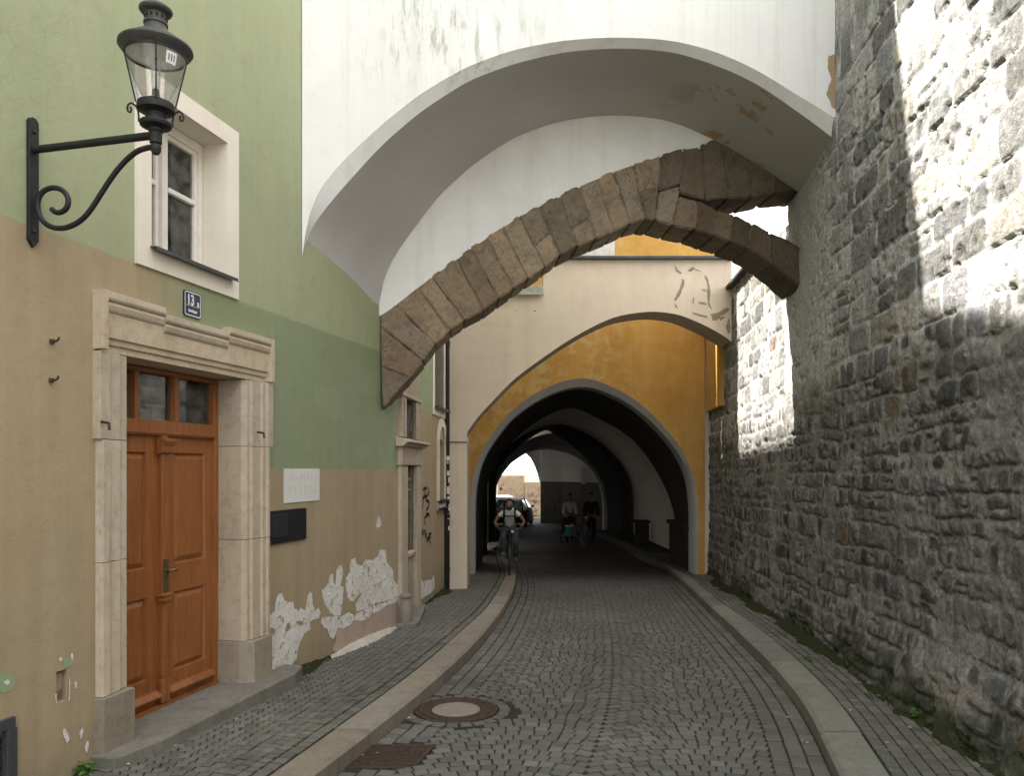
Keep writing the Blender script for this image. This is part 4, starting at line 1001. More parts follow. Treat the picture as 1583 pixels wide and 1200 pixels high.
# ------------------------------------------------------------------ rubble wall on the right
def rubble(name, parent, sc_, zc_, endface=None):
    S, Z = np.meshgrid(sc_, zc_, indexing='ij')
    s_, z_ = S.ravel(), Z.ravel()
    Y = s_ * FR.u.y + 0.0; g_ = gz(Y)
    zz_ = z_ - g_ * .55     # courses run a little with the lane
    up = np.maximum(sst(EZ + .75, EZ + 1.25, z_), sst(9.7, 10.3, s_) * sst(EZ + .3, EZ + .9, z_))  # second term spreads the lightening over the low wall's sun patch
    wa = .52 - .27 * up
    sw = s_ + wa * (.14 * (fbm(s_ * 2.1, zz_ * 2.3, 2) - .5) + .08 * (fbm(s_ * 7 + 9, zz_ * 7, 3) - .5))
    zw = zz_ + wa * (.17 * (fbm(s_ * 1.3 + 40, zz_ * 1.9 + 3, 2) - .5) + .075 * (fbm(s_ * 6 + 3, zz_ * 6 + 8, 3) - .5))
    r_ = np.random.default_rng(11)
    bounds = [-2.2]
    while bounds[-1] < 8:
        bounds.append(bounds[-1] + (r_.uniform(.095, .235) if bounds[-1] < EZ + .9 else r_.uniform(.22, .36)))
    bounds = np.array(bounds)
    ri = np.clip(np.searchsorted(bounds, zw) - 1, 0, len(bounds) - 2)
    d = np.zeros_like(s_); tone = np.ones((len(s_), 3)); tilt = np.zeros_like(s_); jw = np.zeros_like(s_); bulge = np.zeros_like(s_); under = np.zeros_like(s_)
    pal = [((.165, .160, .148), 38), ((.125, .125, .122), 24), ((.205, .195, .175), 14), ((.215, .185, .135), 9), ((.215, .15, .10), 2.5), ((.145, .145, .155), 9), ((.30, .285, .255), 4)]
    pw = np.array([p[1] for p in pal], float); pw /= pw.sum(); pc = np.array([p[0] for p in pal])
    for k in range(len(bounds) - 1):
        mk = ri == k
        if not mk.any(): continue
        h_ = bounds[k + 1] - bounds[k]
        cb = [-9.5]
        big = bounds[k] > EZ + 1.2
        while cb[-1] < 18: cb.append(cb[-1] + h_ * (r_.uniform(.9, 2.3) if big else r_.choice([r_.uniform(.45, .8), r_.uniform(.7, 1.6)])))
        cb = np.array(cb); n_ = len(cb)
        x = sw[mk]; zl = zw[mk] - bounds[k]
        ci = np.clip(np.searchsorted(cb, x) - 1, 0, n_ - 2)
        split = r_.random(n_) < (.08 if big else .22); sp = r_.uniform(.35, .65, n_) * h_
        top = split[ci] & (zl > sp[ci])
        lo = np.where(top, sp[ci], 0); hi_ = np.where(split[ci] & ~top, sp[ci], h_)
        dx = np.minimum(x - cb[ci], cb[ci + 1] - x); dz = np.minimum(zl - lo, hi_ - zl)
        kk = 42.; dd = -np.log(np.exp(-kk * dx) + np.exp(-kk * dz)) / kk
        d[mk] = dd
        sid = ci * 2 + top
        pick = r_.choice(len(pal), size=n_ * 2, p=pw); br = r_.uniform(.45, 1.3, n_ * 2)
        tone[mk] = pc[pick[sid]] * br[sid][:, None]
        off = r_.normal(0, .006, n_ * 2); ta = r_.normal(0, .045, n_ * 2); tb_ = r_.normal(0, .05, n_ * 2)
        tilt[mk] = off[sid] + ta[sid] * (x - (cb[ci] + cb[ci + 1]) / 2) + tb_[sid] * (zl - h_ / 2)
        jw[mk] = r_.choice([.006, .012, .02, .032], size=n_ * 2, p=[.38, .36, .2, .06])[sid]
        bulge[mk] = r_.uniform(.004, .018, n_ * 2)[sid]
        under[mk] = (zl - lo < .03) & (dz < dx)
    n1 = fbm(s_ * 9, z_ * 9, 4); n2 = fbm(s_ * 30 + 5, z_ * 30, 3); n3 = fbm(s_ * 2.2 + 7, z_ * 2.2, 4); n4 = fbm(s_ * 3.7 + 70, z_ * 3.7 + 31, 4)
    near = sst(7.5, 4.2, s_)
    jw = jw * (1 - .55 * up) + near * .008 * (1 - up)
    stone_ = sst(jw, jw + .018, d + .026 * (n1 - .5))
    pl = sst(7.9, 8.5, s_ + .8 * (n3 - .5)) * sst(EZ + .2, EZ + 1.1, z_ + .8 * (n4 - .5)) * (s_ < 9.9)   # plastered spot where the arch springs
    pl = np.maximum(pl * .92, sst(.60, .70, n3) * .75 * (1 - up))
    stone_ = stone_ * (1 - pl)
    h = stone_ * bulge * sst(0, .06, d) * (1 - .55 * up) + tilt * stone_ * (1 - .6 * up) + (n1 - .5) * (.026 - .014 * up) + (n2 - .5) * .012 + (n3 - .5) * .032 * (1 - .5 * up)
    mort = np.array([.31, .305, .29]) * (.72 + .56 * n1)[:, None]
    col = mort * (1 - stone_)[:, None] + (tone * (.74 + .55 * n2)[:, None]) * stone_[:, None]
    # open joints: dark gaps under some courses
    gap = (d < .009) * (sst(.38, .50, fbm(s_ * 2.7 + 90, z_ * 5 + 7, 3))) * (1 - .9 * pl) * (.45 + .55 * under)
    h -= gap * .022; col *= (1 - .48 * gap)[:, None]
    # weathering: dark and pale areas, lime smears
    col *= (.72 + .56 * n4)[:, None]
    sm = sst(.58, .72, fbm(s_ * 3 + 11, z_ * 1.6 + 50, 4)) * (1 - up) * .45
    col = col * (1 - sm)[:, None] + np.array([.27, .26, .24]) * sm[:, None]
    # pits in the squared upper courses
    pit = sst(.63, .72, fbm(s_ * 17 + 3, z_ * 12, 2)) * up * sst(.45, .6, n4 * .5 + n3 * .5 + .06)
    h -= pit * .016; col *= (1 - .45 * pit)[:, None]
    col = col * (1 + 1.55 * up)[:, None]; grey = col.mean(1, keepdims=True); col = col + (grey - col) * (.55 * up)[:, None]  # stone lightened and greyed here to boost the sunlit areas
    # foot: swollen, mossy, with a smear of old mortar
    hb = z_ - g_
    ft = sst(.75, -.05, hb) * (.35 + .9 * n3)
    h += ft * .16 * sst(9, 6, s_) + ft * .05
    ms = sst(.50, .05, hb + .35 * (n1 - .5)) * sst(.36, .58, fbm(s_ * 1.7 + 33, z_ * 2.1, 3)) * .85
    col = col * (1 - ms)[:, None] + (np.array([.045, .052, .022]) * (.6 + .8 * n2)[:, None]) * ms[:, None]
    q = FR.hit(1500, 1075); 
    sme = sst(.5, .2, np.hypot((s_ - q[0]) / 1.1, (z_ - (q[1] + .02 - (s_ - q[0]) * .05)) / .28) + .5 * (n1 - .5))
    col = col * (1 - .8 * sme)[:, None] + np.array([.33, .30, .27]) * .8 * sme[:, None]
    # upright drainage slit
    s0_, za_ = FR.hit(1317, 692); _, zb_ = FR.hit(1317, 797)
    slit = (np.abs(s_ - s0_ - .015 * (n3 - .5)) < .022) * (z_ < za_) * (z_ > zb_)
    h = np.where(slit > 0, -.10, h); col = np.where(slit[:, None] > 0, .03, col)
    P = np.array(FR.o)[None] + s_[:, None] * np.array(FR.u)[None] + h[:, None] * np.array(FR.n)[None]; P[:, 2] += z_
    ns, nz = S.shape; idx = np.arange(ns * nz).reshape(ns, nz)
    Fq = np.stack([idx[:-1, :-1], idx[:-1, 1:], idx[1:, 1:], idx[1:, :-1]], -1).reshape(-1, 4)
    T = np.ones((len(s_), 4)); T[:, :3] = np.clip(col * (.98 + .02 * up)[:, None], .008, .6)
    return np_mesh(name, P, Fq, M['rubble'], parent, T, True)
SEND = FR.hs(1217.5)
tw = fthing(FR, 'rubble_wall', 'tall rough grey rubble stone wall with sunlit upper courses', 'stone wall', 4, 0)
sg = [3.55]
while sg[-1] < SEND: sg.append(sg[-1] * 1.0034)
sg[-1] = SEND; sg = np.array(sg)
zg_ = np.r_[np.arange(-.75, EZ + .9, .0145), np.arange(EZ + .9, EZ + 4.0, .019), np.arange(EZ + 4.05, EZ + 6.3, .12)]
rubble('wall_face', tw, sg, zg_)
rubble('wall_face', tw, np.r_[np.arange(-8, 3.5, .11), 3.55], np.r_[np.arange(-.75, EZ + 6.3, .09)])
m_ = MB(FR); m_.box(-8, SEND - .002, -1.6, -.14, -1, EZ + 6.15); m_.box(SEND - .25, SEND - .001, -.145, -.03, -1, EZ + 6.1); m_.build('wall_core', M['mortar'], tw)
lw = fthing(FR, 'rubble_wall', 'lower sunlit rubble wall with dark coping beyond the stone arch', 'stone wall', 12, 0)
LT = EZ + 3.06
S2 = FR.hs(1088)
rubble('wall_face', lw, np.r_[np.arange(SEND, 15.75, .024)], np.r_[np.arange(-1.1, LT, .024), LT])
m_ = MB(FR); m_.box(SEND + .002, 15.7, -.8, -.14, -1.2, LT - .01); m_.build('wall_core', M['mortar'], lw)
m_ = MB(FR); m_.box(SEND + 1.1, 15.7, -.85, .11, LT + .002, LT + .06); m_.build('coping', plain('dark_coping', (.05, .04, .037), .8), lw, bevel=.008)
# ------------------------------------------------------------------ white bridge with its rampant vault
br = fthing(FF, 'white_bridge', 'white plastered bridge room on a big lopsided vault across the lane', 'bridge', 0, 0)
BTOP = EZ + 10.4
OUT = [(467,397),(474,345),(490,296),(530,248),(590,192),(650,144),(722,102),(794,76),(870,62),(942,57),(1010,59),(1050,64),(1100,77),(1142,94),(1183,115),(1225,142),(1267,167),(1297,186)]
INN = [(467,398),(474,368),(490,338),(530,290),(590,224),(650,172),(724,124),(794,98),(870,80),(942,74),(1010,76),(1050,82),(1100,98),(1142,115),(1183,137),(1225,167),(1258,190),(1291,216)]
BAK = [(586,472),(588,446),(604,404),(630,366),(678,302),(730,254),(790,214),(850,190),(910,179),(950,177),(1010,181),(1050,191),(1100,214),(1142,237),(1179,260),(1205,277),(1236,298)]
CH = .10
so_ = smooth_line([FF.hit(*q) for q in OUT], 72, 3)
si_ = smooth_line([FF.hit(*q, CH) for q in INN], 72, 3)
sb_ = smooth_line([FB.hit(*q) for q in BAK], 72, 3)
m_ = MB()
rows = [[FF.W(s, 0, z) for s, z in so_], [FF.W(s, 0, BTOP) for s, z in so_]]
m_.loft(rows)
m_.loft([[FF.W(s, 0, z) for s, z in so_], [FF.W(s, CH, z) for s, z in si_]])
left = FF.W(so_[0][0], 0, 0)
m_.build('front_face', M['bridge'], br, True, recalc=False)
m_ = MB()
A = [FF.W(s, CH, z) for s, z in si_]; B = [FB.W(s, 0, z) for s, z in sb_]
nn_ = 14
m_.loft([[a.lerp(b, t) + Vector((0, 0, .05 * math.sin(math.pi * t) * math.sin(math.pi * i / 71))) for i, (a, b) in enumerate(zip(A, B))] for t in np.linspace(0, 1, nn_)])
m_.build('vault', M['soffit'], br, True)
Z6 = lambda x, y: (560 + x / 2.2614, 180 + y / 2.2609)
EXT = [(587,485),(613,467),(640,445),(706,397),(772,350),(834,315),(896,286),(927,271),(980,251),(1046,231),(1113,221)]
ext = [FB.hit(*q) for q in EXT]
sbx = np.array([q[0] for q in sb_]); sbz = np.array([q[1] for q in sb_])
xs = np.linspace(ext[0][0] - .01, ext[-1][0], 70)
# vault back line as upper edge (steep at its left end), stone extrados as lower edge
m_ = MB(FB)
up_ = [(x, float(np.interp(x, np.maximum.accumulate(sbx), sbz)) + .02) for x in xs]; lo_ = [(x, float(np.interp(x, [q[0] for q in ext], [q[1] for q in ext])) - .03) for x in xs]
m_.loft([[(x, 0.012, max(z, l[1])) for (x, z), l in zip(up_, lo_)], [(x, 0.012, z) for x, z in lo_]])
m_.build('lunette', M['white'], br, True)
for L in ([(1281,86),(1301,80),(1304,132),(1301,172),(1286,166),(1277,143),(1285,122),(1279,104)], [(1288,182),(1297,178),(1297,192)]):
    patch(FF, L, -.003, 'peeled_edge', M['peeltan'], br, .008, .03)
# bulk of the room above (sides, back, top) and unseen overhang added for shade
m_ = MB()
P0 = [FF.W(so_[0][0], .02, 0), FF.W(so_[-1][0] + .02, .02, 0)]; bk0 = FB.W(0, .62, 0); bk1 = FB.W(4.9, .62, 0)
xr = FR.W(SEND, -.02, 0)
zt0 = EZ + 3.7
ov0, ov1 = FB.W(0, .85, 0), FB.W(4.75, .85, 0)
m_.poly([(P0[0].x, P0[0].y, BTOP), (P0[1].x, P0[1].y, BTOP), (ov1.x, ov1.y, BTOP), (ov0.x, ov0.y, BTOP)])
m_.poly([(ov0.x, ov0.y, EZ + 4.3), (ov1.x, ov1.y, EZ + 4.3), (ov1.x, ov1.y, BTOP), (ov0.x, ov0.y, BTOP)])
m_.poly([(bk0.x, bk0.y, EZ + 4.3), (bk1.x, bk1.y, EZ + 4.3), (ov1.x, ov1.y, EZ + 4.3), (ov0.x, ov0.y, EZ + 4.3)])
rws = [[FB.W(x, .62, z + .02) for x, z in ext] + [FB.W(4.9, .62, EZ + 3.4)], [FB.W(x, .62, EZ + 4.3) for x, z in ext] + [FB.W(4.9, .62, EZ + 4.3)]]
m_.loft(rws); m_.poly([P0[1] + Vector((0, 0, EZ + 6.1)), P0[1] + Vector((0, 0, BTOP)), ov1 + Vector((0, 0, BTOP)), ov1 + Vector((0, 0, EZ + 6.1))])
m_.build('upper_room', M['bridge'], br)
# ------------------------------------------------------------------ weathered stone arch (flying buttress) under the bridge's back edge
sa = fthing(FB, 'stone_arch', 'rough brown stone buttress arch leaning across the lane under the white bridge', 'stone arch', 2.4, 0)
outs = [(115,655),(190,597),(240,557),(325,493),(375,458),(430,420),(487,382),(545,345),(615,307),(685,272),(755,240),(820,212),(875,190),(945,163),(1045,130)]
inns = [(255,800),(308,752),(358,716),(425,680),(478,640),(530,605),(580,570),(638,530),(692,487),(752,455),(818,430),(880,405),(938,376),(990,360),(1025,366)]
blocks = [[(64,875),(165,915),(120,968),(72,1024)], [(64,735),(212,855),(165,915),(64,875)], [(62,690),(115,655),(255,800),(212,855)], [(62,690),(212,855),(64,735)]]
blocks = blocks[:2] + [[(62,690),(115,655),(255,800),(212,855),(64,735)]]
core = [[(64,735),(212,855),(165,915),(120,968),(72,1024)], blocks[2]]
def lp(a, b, t): return (a[0] + (b[0] - a[0]) * t, a[1] + (b[1] - a[1]) * t)
for i in range(len(outs) - 1):
    q = [outs[i], outs[i + 1], inns[i + 1], inns[i]]
    core.append(q)
    if i in (4, 7, 9, 11, 13):
        t = [.42, .55, .62, .45, .5][(4, 7, 9, 11, 13).index(i)]; t2 = t + .05
        blocks += [[q[0], q[1], lp(q[1], q[2], t), lp(q[0], q[3], t2)], [lp(q[0], q[3], t2), lp(q[1], q[2], t), q[2], q[3]]]
    else: blocks.append(q)
for q in ([(1045,130),(1120,110),(1112,240),(1037,262)], [(1037,262),(1112,240),(1085,384),(1025,366)], [(1120,110),(1180,100),(1198,292),(1110,268)], [(1107,275),(1172,292),(1160,398),(1085,384)], [(1180,95),(1250,74),(1278,286),(1200,295)], [(1250,74),(1336,104),(1356,288),(1278,288)], [(1336,104),(1432,158),(1442,266),(1356,288)], [(1432,158),(1575,240),(1562,256),(1442,266)],
          [(1172,292),(1242,325),(1228,420),(1160,398)], [(1242,325),(1302,342),(1285,440),(1228,420)], [(1302,342),(1366,370),(1350,465),(1285,440)], [(1366,370),(1427,402),(1430,515),(1350,465)], [(1427,402),(1545,458),(1545,608),(1430,515)]):
    blocks.append(q); core.append(q)
AD = .60
V = []; Fq = []; T = []
bmx = bmesh.new(); lay = bmx.verts.layers.float_color.new('tone')
for q in blocks:
    P = [FB.hit(*Z6(*p)) for p in q]
    cx_ = sum(p[0] for p in P) / len(P); cz_ = sum(p[1] for p in P) / len(P)
    b_ = bmesh.new()
    fr_ = []; bk_ = []
    po = random.uniform(-.007, .004)
    for (x, z) in P:
        L = math.hypot(x - cx_, z - cz_); k = max(0, 1 - .008 / L)
        x, z = cx_ + (x - cx_) * k + random.uniform(-.004, .004), cz_ + (z - cz_) * k + random.uniform(-.004, .004)
        fr_.append(b_.verts.new((x, po, z))); bk_.append(b_.verts.new((x, AD + random.uniform(-.03, .01), z)))
    m = len(P)
    b_.faces.new(fr_); b_.faces.new(bk_[::-1])
    for i in range(m): b_.faces.new([fr_[i], bk_[i], bk_[(i + 1) % m], fr_[(i + 1) % m]])
    bmesh.ops.recalc_face_normals(b_, faces=b_.faces)
    bmesh.ops.bevel(b_, geom=list(b_.edges), offset=.014, segments=2, affect='EDGES')
    bmesh.ops.triangulate(b_, faces=[f for f in b_.faces if len(f.verts) > 4])
    for _ in range(3):
        ed = [e for e in b_.edges if e.calc_length() > .05]
        if ed: bmesh.ops.subdivide_edges(b_, edges=ed, cuts=1, use_grid_fill=True)
        bmesh.ops.triangulate(b_, faces=[f for f in b_.faces if len(f.verts) > 4])
    b_.normal_update()
    t = random.uniform(.72, 1.22); w = random.uniform(-.06, .05)
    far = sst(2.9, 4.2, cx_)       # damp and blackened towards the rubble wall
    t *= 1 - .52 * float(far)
    mp = {}
    for v in b_.verts:
        n_ = mnoise.fractal(Vector((v.co.x * 7, v.co.y * 7, v.co.z * 7)), 1., 2., 4)
        n2_ = mnoise.noise(Vector((v.co.x * 24 + 5, v.co.y * 24, v.co.z * 24)))
        c = v.co + v.normal * (n_ * .013 + n2_ * .006)
        w_ = FB.W(c.x, c.y, c.z); nv = bmx.verts.new(ROOTM[sa].inverted() @ w_); mp[v] = nv
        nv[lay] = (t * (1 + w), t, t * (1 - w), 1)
    for f in b_.faces:
        try: bmx.faces.new([mp[v] for v in f.verts])
        except ValueError: pass
    b_.free()
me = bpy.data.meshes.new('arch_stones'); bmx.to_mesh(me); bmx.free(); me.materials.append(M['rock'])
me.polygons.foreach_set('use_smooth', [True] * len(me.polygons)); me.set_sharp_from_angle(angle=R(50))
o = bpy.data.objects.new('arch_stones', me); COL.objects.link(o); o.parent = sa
m_ = MB(FB)
for q in core:
    P = [FB.hit(*Z6(*p)) for p in q]
    cx_ = sum(p[0] for p in P) / len(P); cz_ = sum(p[1] for p in P) / len(P)
    Q = []
    for x, z in P:
        # pull in across the ring only, so that neighbours still touch
        Q.append((cx_ + (x - cx_) * 1.0, cz_ + (z - cz_) * (.90 if cx_ < 2.9 else .76)))
    m_.prism(Q, .014 + random.uniform(0, .004), AD - .05)
m_.build('arch_mortar', M['mortar'], sa)
# springing block: where the arch dies into the rubble wall
m_ = MB(FB); P = [FB.hit(*Z6(*p)) for p in [(1485,270),(1530,275),(1560,480),(1540,700),(1468,638),(1480,430),(1472,330)]]

# ------------------------------------------------------------------ cream bridge
cb = fthing(FC, 'cream_bridge', 'cream plastered arch wall with cracked corner between house and rubble wall', 'arch wall', 1.4, 0)
gC = float(gz(13.3))
AR = [(722,930),(722,686),(717,676),(738,645),(764,618),(791,589),(828,561),(874,529),(912,507),(949,490),(982,483.5),(1013,481),(1050,486),(1088,502),(1114,516),(1131,528)]
ar = [FC.hit(*q) for q in AR]
ar = ar[:3] + smooth_line(ar[2:], 50, 2)[1:]
def arch_slab(m_, fr, pts, zt, n0, n1, soff=True):
    X = [p[0] for p in pts]; X = list(np.maximum.accumulate(X)); pts = [(x, p[1]) for x, p in zip(X, pts)]
    fr_ = [(x, n0, z) for x, z in pts]; ft_ = [(x, n0, zt) for x, z in pts]
    m_.loft([ft_, fr_]); m_.loft([[(x, n1, zt) for x, z in pts], [(x, n1, z) for x, z in pts]])
    m_.loft([ft_, [(x, n1, zt) for x, z in pts]])
    return pts
zA = FC.hit(760, 456)[1]; zB = FC.hit(980, 402)[1]
xl = FC.hs(690); xstep = FC.hs(840); xr_ = FC.hs(1131.5)
CD = .72
m_ = MB(FC)
arch_slab(m_, FC, ar[1:], zA, 0, CD)
m_.poly([(xl, 0, gC - .2), (ar[0][0], 0, gC - .2), (ar[1][0], 0, ar[1][1]), (ar[1][0], 0, zA), (xl, 0, zA)])
m_.poly([(xl, CD, gC - .2), (ar[0][0], CD, gC - .2), (ar[1][0], CD, ar[1][1]), (ar[1][0], CD, zA), (xl, CD, zA)])
m_.poly([(xl, 0, zA), (ar[1][0], 0, zA), (ar[1][0], CD, zA), (xl, CD, zA)]); m_.poly([(xl, 0, gC - .2), (xl, 0, zA), (xl, CD, zA), (xl, CD, gC - .2)])
m_.box(xstep, xr_, 0, CD, zA + .0005, zB)
m_.build('wall', M['cream'], cb, True, angle=25)
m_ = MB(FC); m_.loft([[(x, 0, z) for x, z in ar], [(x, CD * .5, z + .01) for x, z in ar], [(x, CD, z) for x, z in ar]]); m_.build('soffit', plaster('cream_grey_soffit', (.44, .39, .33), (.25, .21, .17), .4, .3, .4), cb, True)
m_ = MB(FC); m_.box(xl, ar[1][0] + .0, -.012, .0, FC.hit(700, 684.5)[1], FC.hit(700, 683)[1]); m_.build('string_line', plain('dark_joint', (.12, .10, .08), .9), cb)
m_ = MB(FC); m_.box(xstep - .04, xr_ + .0, -.09, CD + .05, zB + .001, zB + .055); m_.build('coping', M['zinc'], cb, bevel=.01)
m_ = MB(FC); m_.box(FC.hs(770), xstep - .002, -.07, CD, zA + .001, zA + .14); m_.box(FC.hs(770), xstep + .01, -.09, -.07, zA - .02, zA + .02); m_.build('ledge', plain('pale_green_sheet', (.42, .44, .36), .6), cb, bevel=.008)
m_ = MB(FC); a, b = FC.hs(880), FC.hs(951); m_.prism([(a, zB + .06), (b, zB + .06), (b, zB + .36), (b - .1, zB + .36)], .05, .65); m_.build('flashing', plain('bright_sheet_metal', (.62, .62, .60), .35, .7, .5), cb)
Zc = lambda L: [(760 + x / 3.9575, 340 + y / 3.959) for x, y in L]
for L in ([(1115,275),(1122,280),(1138,305),(1165,325),(1152,334),(1125,312)], [(1165,358),(1180,370),(1176,402),(1160,445),(1128,497),(1115,490),(1140,440),(1158,395)], [(1118,512),(1130,520),(1140,548),(1127,535)], [(1198,308),(1220,292),(1235,287),(1246,300),(1215,318)], [(1245,300),(1280,312),(1278,318),(1246,308)], [(1304,338),(1325,365),(1340,440),(1330,500),(1348,550),(1328,530),(1318,450),(1320,390),(1308,362)], [(1280,425),(1305,425),(1318,440),(1300,435)], [(1228,500),(1236,470),(1240,480),(1232,520)], [(1265,500),(1300,505),(1318,520),(1270,515)], [(1220,565),(1260,575),(1320,590),(1318,602),(1250,582)], [(1340,575),(1362,572),(1400,560),(1440,535),(1456,548),(1430,575),(1400,590),(1380,615),(1350,615)], [(1390,600),(1420,585),(1425,600),(1400,618)], [(1430,650),(1455,600),(1460,690),(1445,700)]):
    patch(FC, Zc(L), -.003, 'flaked_plaster', M['peelbrown'], cb, .008, .03)
for L in ([(258,556),(268,554),(270,560),(260,562)], [(148,555),(154,555),(154,560),(148,560)]): patch(FC, Zc(L), -.003, 'wall_hole', M['dark'], cb, .002)
# ------------------------------------------------------------------ yellow gatehouse and the passage through it
yg = fthing(FY, 'yellow_gatehouse', 'ochre yellow gatehouse wall over a pointed passage arch', 'gatehouse', 1.5, 0)
YA = [(727,800),(728,760),(734,726),(743,700),(759,674),(783,642),(809,620),(838,602),(870,589),(899,584),(923,588),(955,602),(982,618),(1008,640),(1035,669),(1053,693),(1067,719),(1075,746),(1079,785),(1079.5,800)]
ya = smooth_line([FY.hit(*q) for q in YA], 64, 1)
gY = float(gz(15.6)) - .4
ya = [(ya[0][0], gY)] + ya + [(ya[-1][0], gY)]
XA0, XA1 = ya[0][0], ya[-1][0]; ZA1 = max(p[1] for p in ya); ZA0 = ya[1][1]
def arch_pts(xl_, xr2, zs, za_):
    """The passage outline fitted to other widths and heights, down to the ground."""
    P = []
    for i, (x, z) in enumerate(ya):
        xx = xl_ + (x - XA0) / (XA1 - XA0) * (xr2 - xl_)
        zq = gY - .6 if i in (0, len(ya) - 1) else zs + (z - ZA0) / (ZA1 - ZA0) * (za_ - zs)
        P.append((xx, zq))
    return P
YT = EZ + 10.5; YX0, YX1 = -1.35, FY.hs(1089.5)
m_ = MB(FY)
m_.loft([[(x, 0, YT) for x, z in ya], [(x, 0, z) for x, z in ya]])
m_.poly([(YX0, 0, gY), (XA0, 0, gY), (XA0, 0, YT), (YX0, 0, YT)]); m_.poly([(XA1, 0, gY), (YX1, 0, gY), (YX1, 0, YT), (XA1, 0, YT)])
zc2 = LT + .08
m_.box(YX1, 4.2, .0, .14, zc2, YT)
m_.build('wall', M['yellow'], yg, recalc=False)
# return on the right, above the rubble
m_ = MB(); q0 = FR.W(FR.hs(1118) , .10, 0); q1 = FR.W(FR.hs(1090), .06, 0); q0 = Vector((q0.x, 14.03, 0)); q1 = Vector((YX1 + .03, 15.6, 0))
zb_ = EZ + 1.13; 
m_.poly([(q0.x, q0.y, zb_), (q1.x, q1.y, zb_), (q1.x, q1.y, EZ + 3.6), (q0.x, q0.y, EZ + 3.6)]); m_.poly([(q0.x, q0.y, zb_), (q0.x, q0.y, EZ + 3.6), (q0.x + .15, q0.y, EZ + 3.6), (q0.x + .15, q0.y, zb_)]); m_.poly([(q0.x, q0.y, zb_), (q1.x, q1.y, zb_), (q1.x + .15, q1.y, zb_), (q0.x + .15, q0.y, zb_)])
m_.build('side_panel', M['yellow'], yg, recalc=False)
m_ = MB(FY)
in0 = arch_pts(XA0 + .09, XA1 - .06, ZA0 + .0, ZA1 - .16)
m_.loft([[(x, 0, z) for x, z in ya], [(x, .09, z) for x, z in in0], [(x, .6, z) for x, z in in0]]); m_.build('arch_reveal', plaster('grey_reveal', (.42, .42, .41), (.25, .24, .22), .3, .4, .3), yg, True)
def ring(Y0, Y1, A0, A1, B0, B1, name, mat):
    """A transverse rib: opening A at Y0, opening B at Y1, faces out to a bigger outline."""
    m_ = MB(); a = [(x, Y0, z) for x, z in A0]; b = [(x, Y1, z) for x, z in A1]
    oa = [(x, Y0, z) for x, z in B0]; ob = [(x, Y1, z) for x, z in B1]
    m_.loft([oa, a, b, ob]); return m_.build(name, mat, yg, True, recalc=False)
g1 = 15.6 + .6
a1 = arch_pts(XA0 + .09, XA1 - .07, ZA0, ZA1 - .17); a2 = arch_pts(-.66, 3.83, ZA0 - .25, ZA1 - .41)
o1 = arch_pts(XA0 - .5, XA1 + .5, ZA0, ZA1 + .5)
def traced(px, Y):
    P = smooth_line([((x - CX) / F * Y, EZ + (HY - y) / F * Y) for x, y in px], 64, 1)
    return [(P[0][0], gY - .8)] + P + [(P[-1][0], gY - .8)]
a2 = traced([(746,790),(747,768),(752,750),(767,719),(780,698),(796,679),(815,662),(839,646),(860,636),(884,629),(902,636),(929,649),(955,663),(977,679),(998,703),(1016,730),(1032,762),(1042,793),(1044.5,815)], 18.3)
ring(g1, 18.3, a1, a2, o1, o1, 'rib', M['darkrib'])
# white webs between the ribs: open towards the courtyard on the left
def web(Y0, Y1, A, B, name, mat, openings=()):
    m_ = MB(); n_ = 12; Ys = np.linspace(Y0, Y1, n_ + 1)
    rows = []
    for i, Y in enumerate(Ys):
        t = i / n_; rows.append([(a[0] + (b[0] - a[0]) * t, Y, a[1] + (b[1] - a[1]) * t) for a, b in zip(A, B)])
    I = [[m_.p(q) for q in r] for r in rows]
    for i in range(n_):
        ym = (Ys[i] + Ys[i + 1]) / 2
        for k in range(len(A) - 1):
            if any(o0 < ym < o1_ for o0, o1_ in openings) and k < 13: continue
            m_.f.append([I[i][k], I[i][k + 1], I[i + 1][k + 1], I[i + 1][k]])
    return m_.build(name, mat, yg, True, recalc=False)
wA = arch_pts(-1.0, 4.42, ZA0 - .1, ZA1 - .02); wB = arch_pts(-1.05, 4.75, ZA0 - .5, ZA1 - .1)
web(18.3, 30.3, wA, wB, 'vault', M['vaultwhite'], ((18.3, 20.4), (24.6, 28.)))
r1 = traced([(766,770),(767,735),(771,722),(785,703),(804,682),(823,669),(844,660),(858,655),(876,662),(902,677),(923,693),(942,717),(955,743),(959,767),(959.5,799)], 30.3); r2 = traced([(767,770),(768,745),(775,722),(790,702),(810,684),(830,671),(844,664),(856,671),(880,686),(905,707),(922,728),(933,750),(938,775),(939,799)], 33.2); ro = arch_pts(-1.6, 5.1, ZA0 - .3, ZA1 + .3)
ring(30.3, 33.2, r1, r2, ro, ro, 'rib', M['darkrib'])
wC = arch_pts(-1.0, 4.7, ZA0 - .5, EZ + 1.5); wD = arch_pts(-1.1, 5.0, ZA0 - .7, EZ + 1.1)
web(33.2, 37.5, wC, wD, 'vault', M['vaultwhite'])
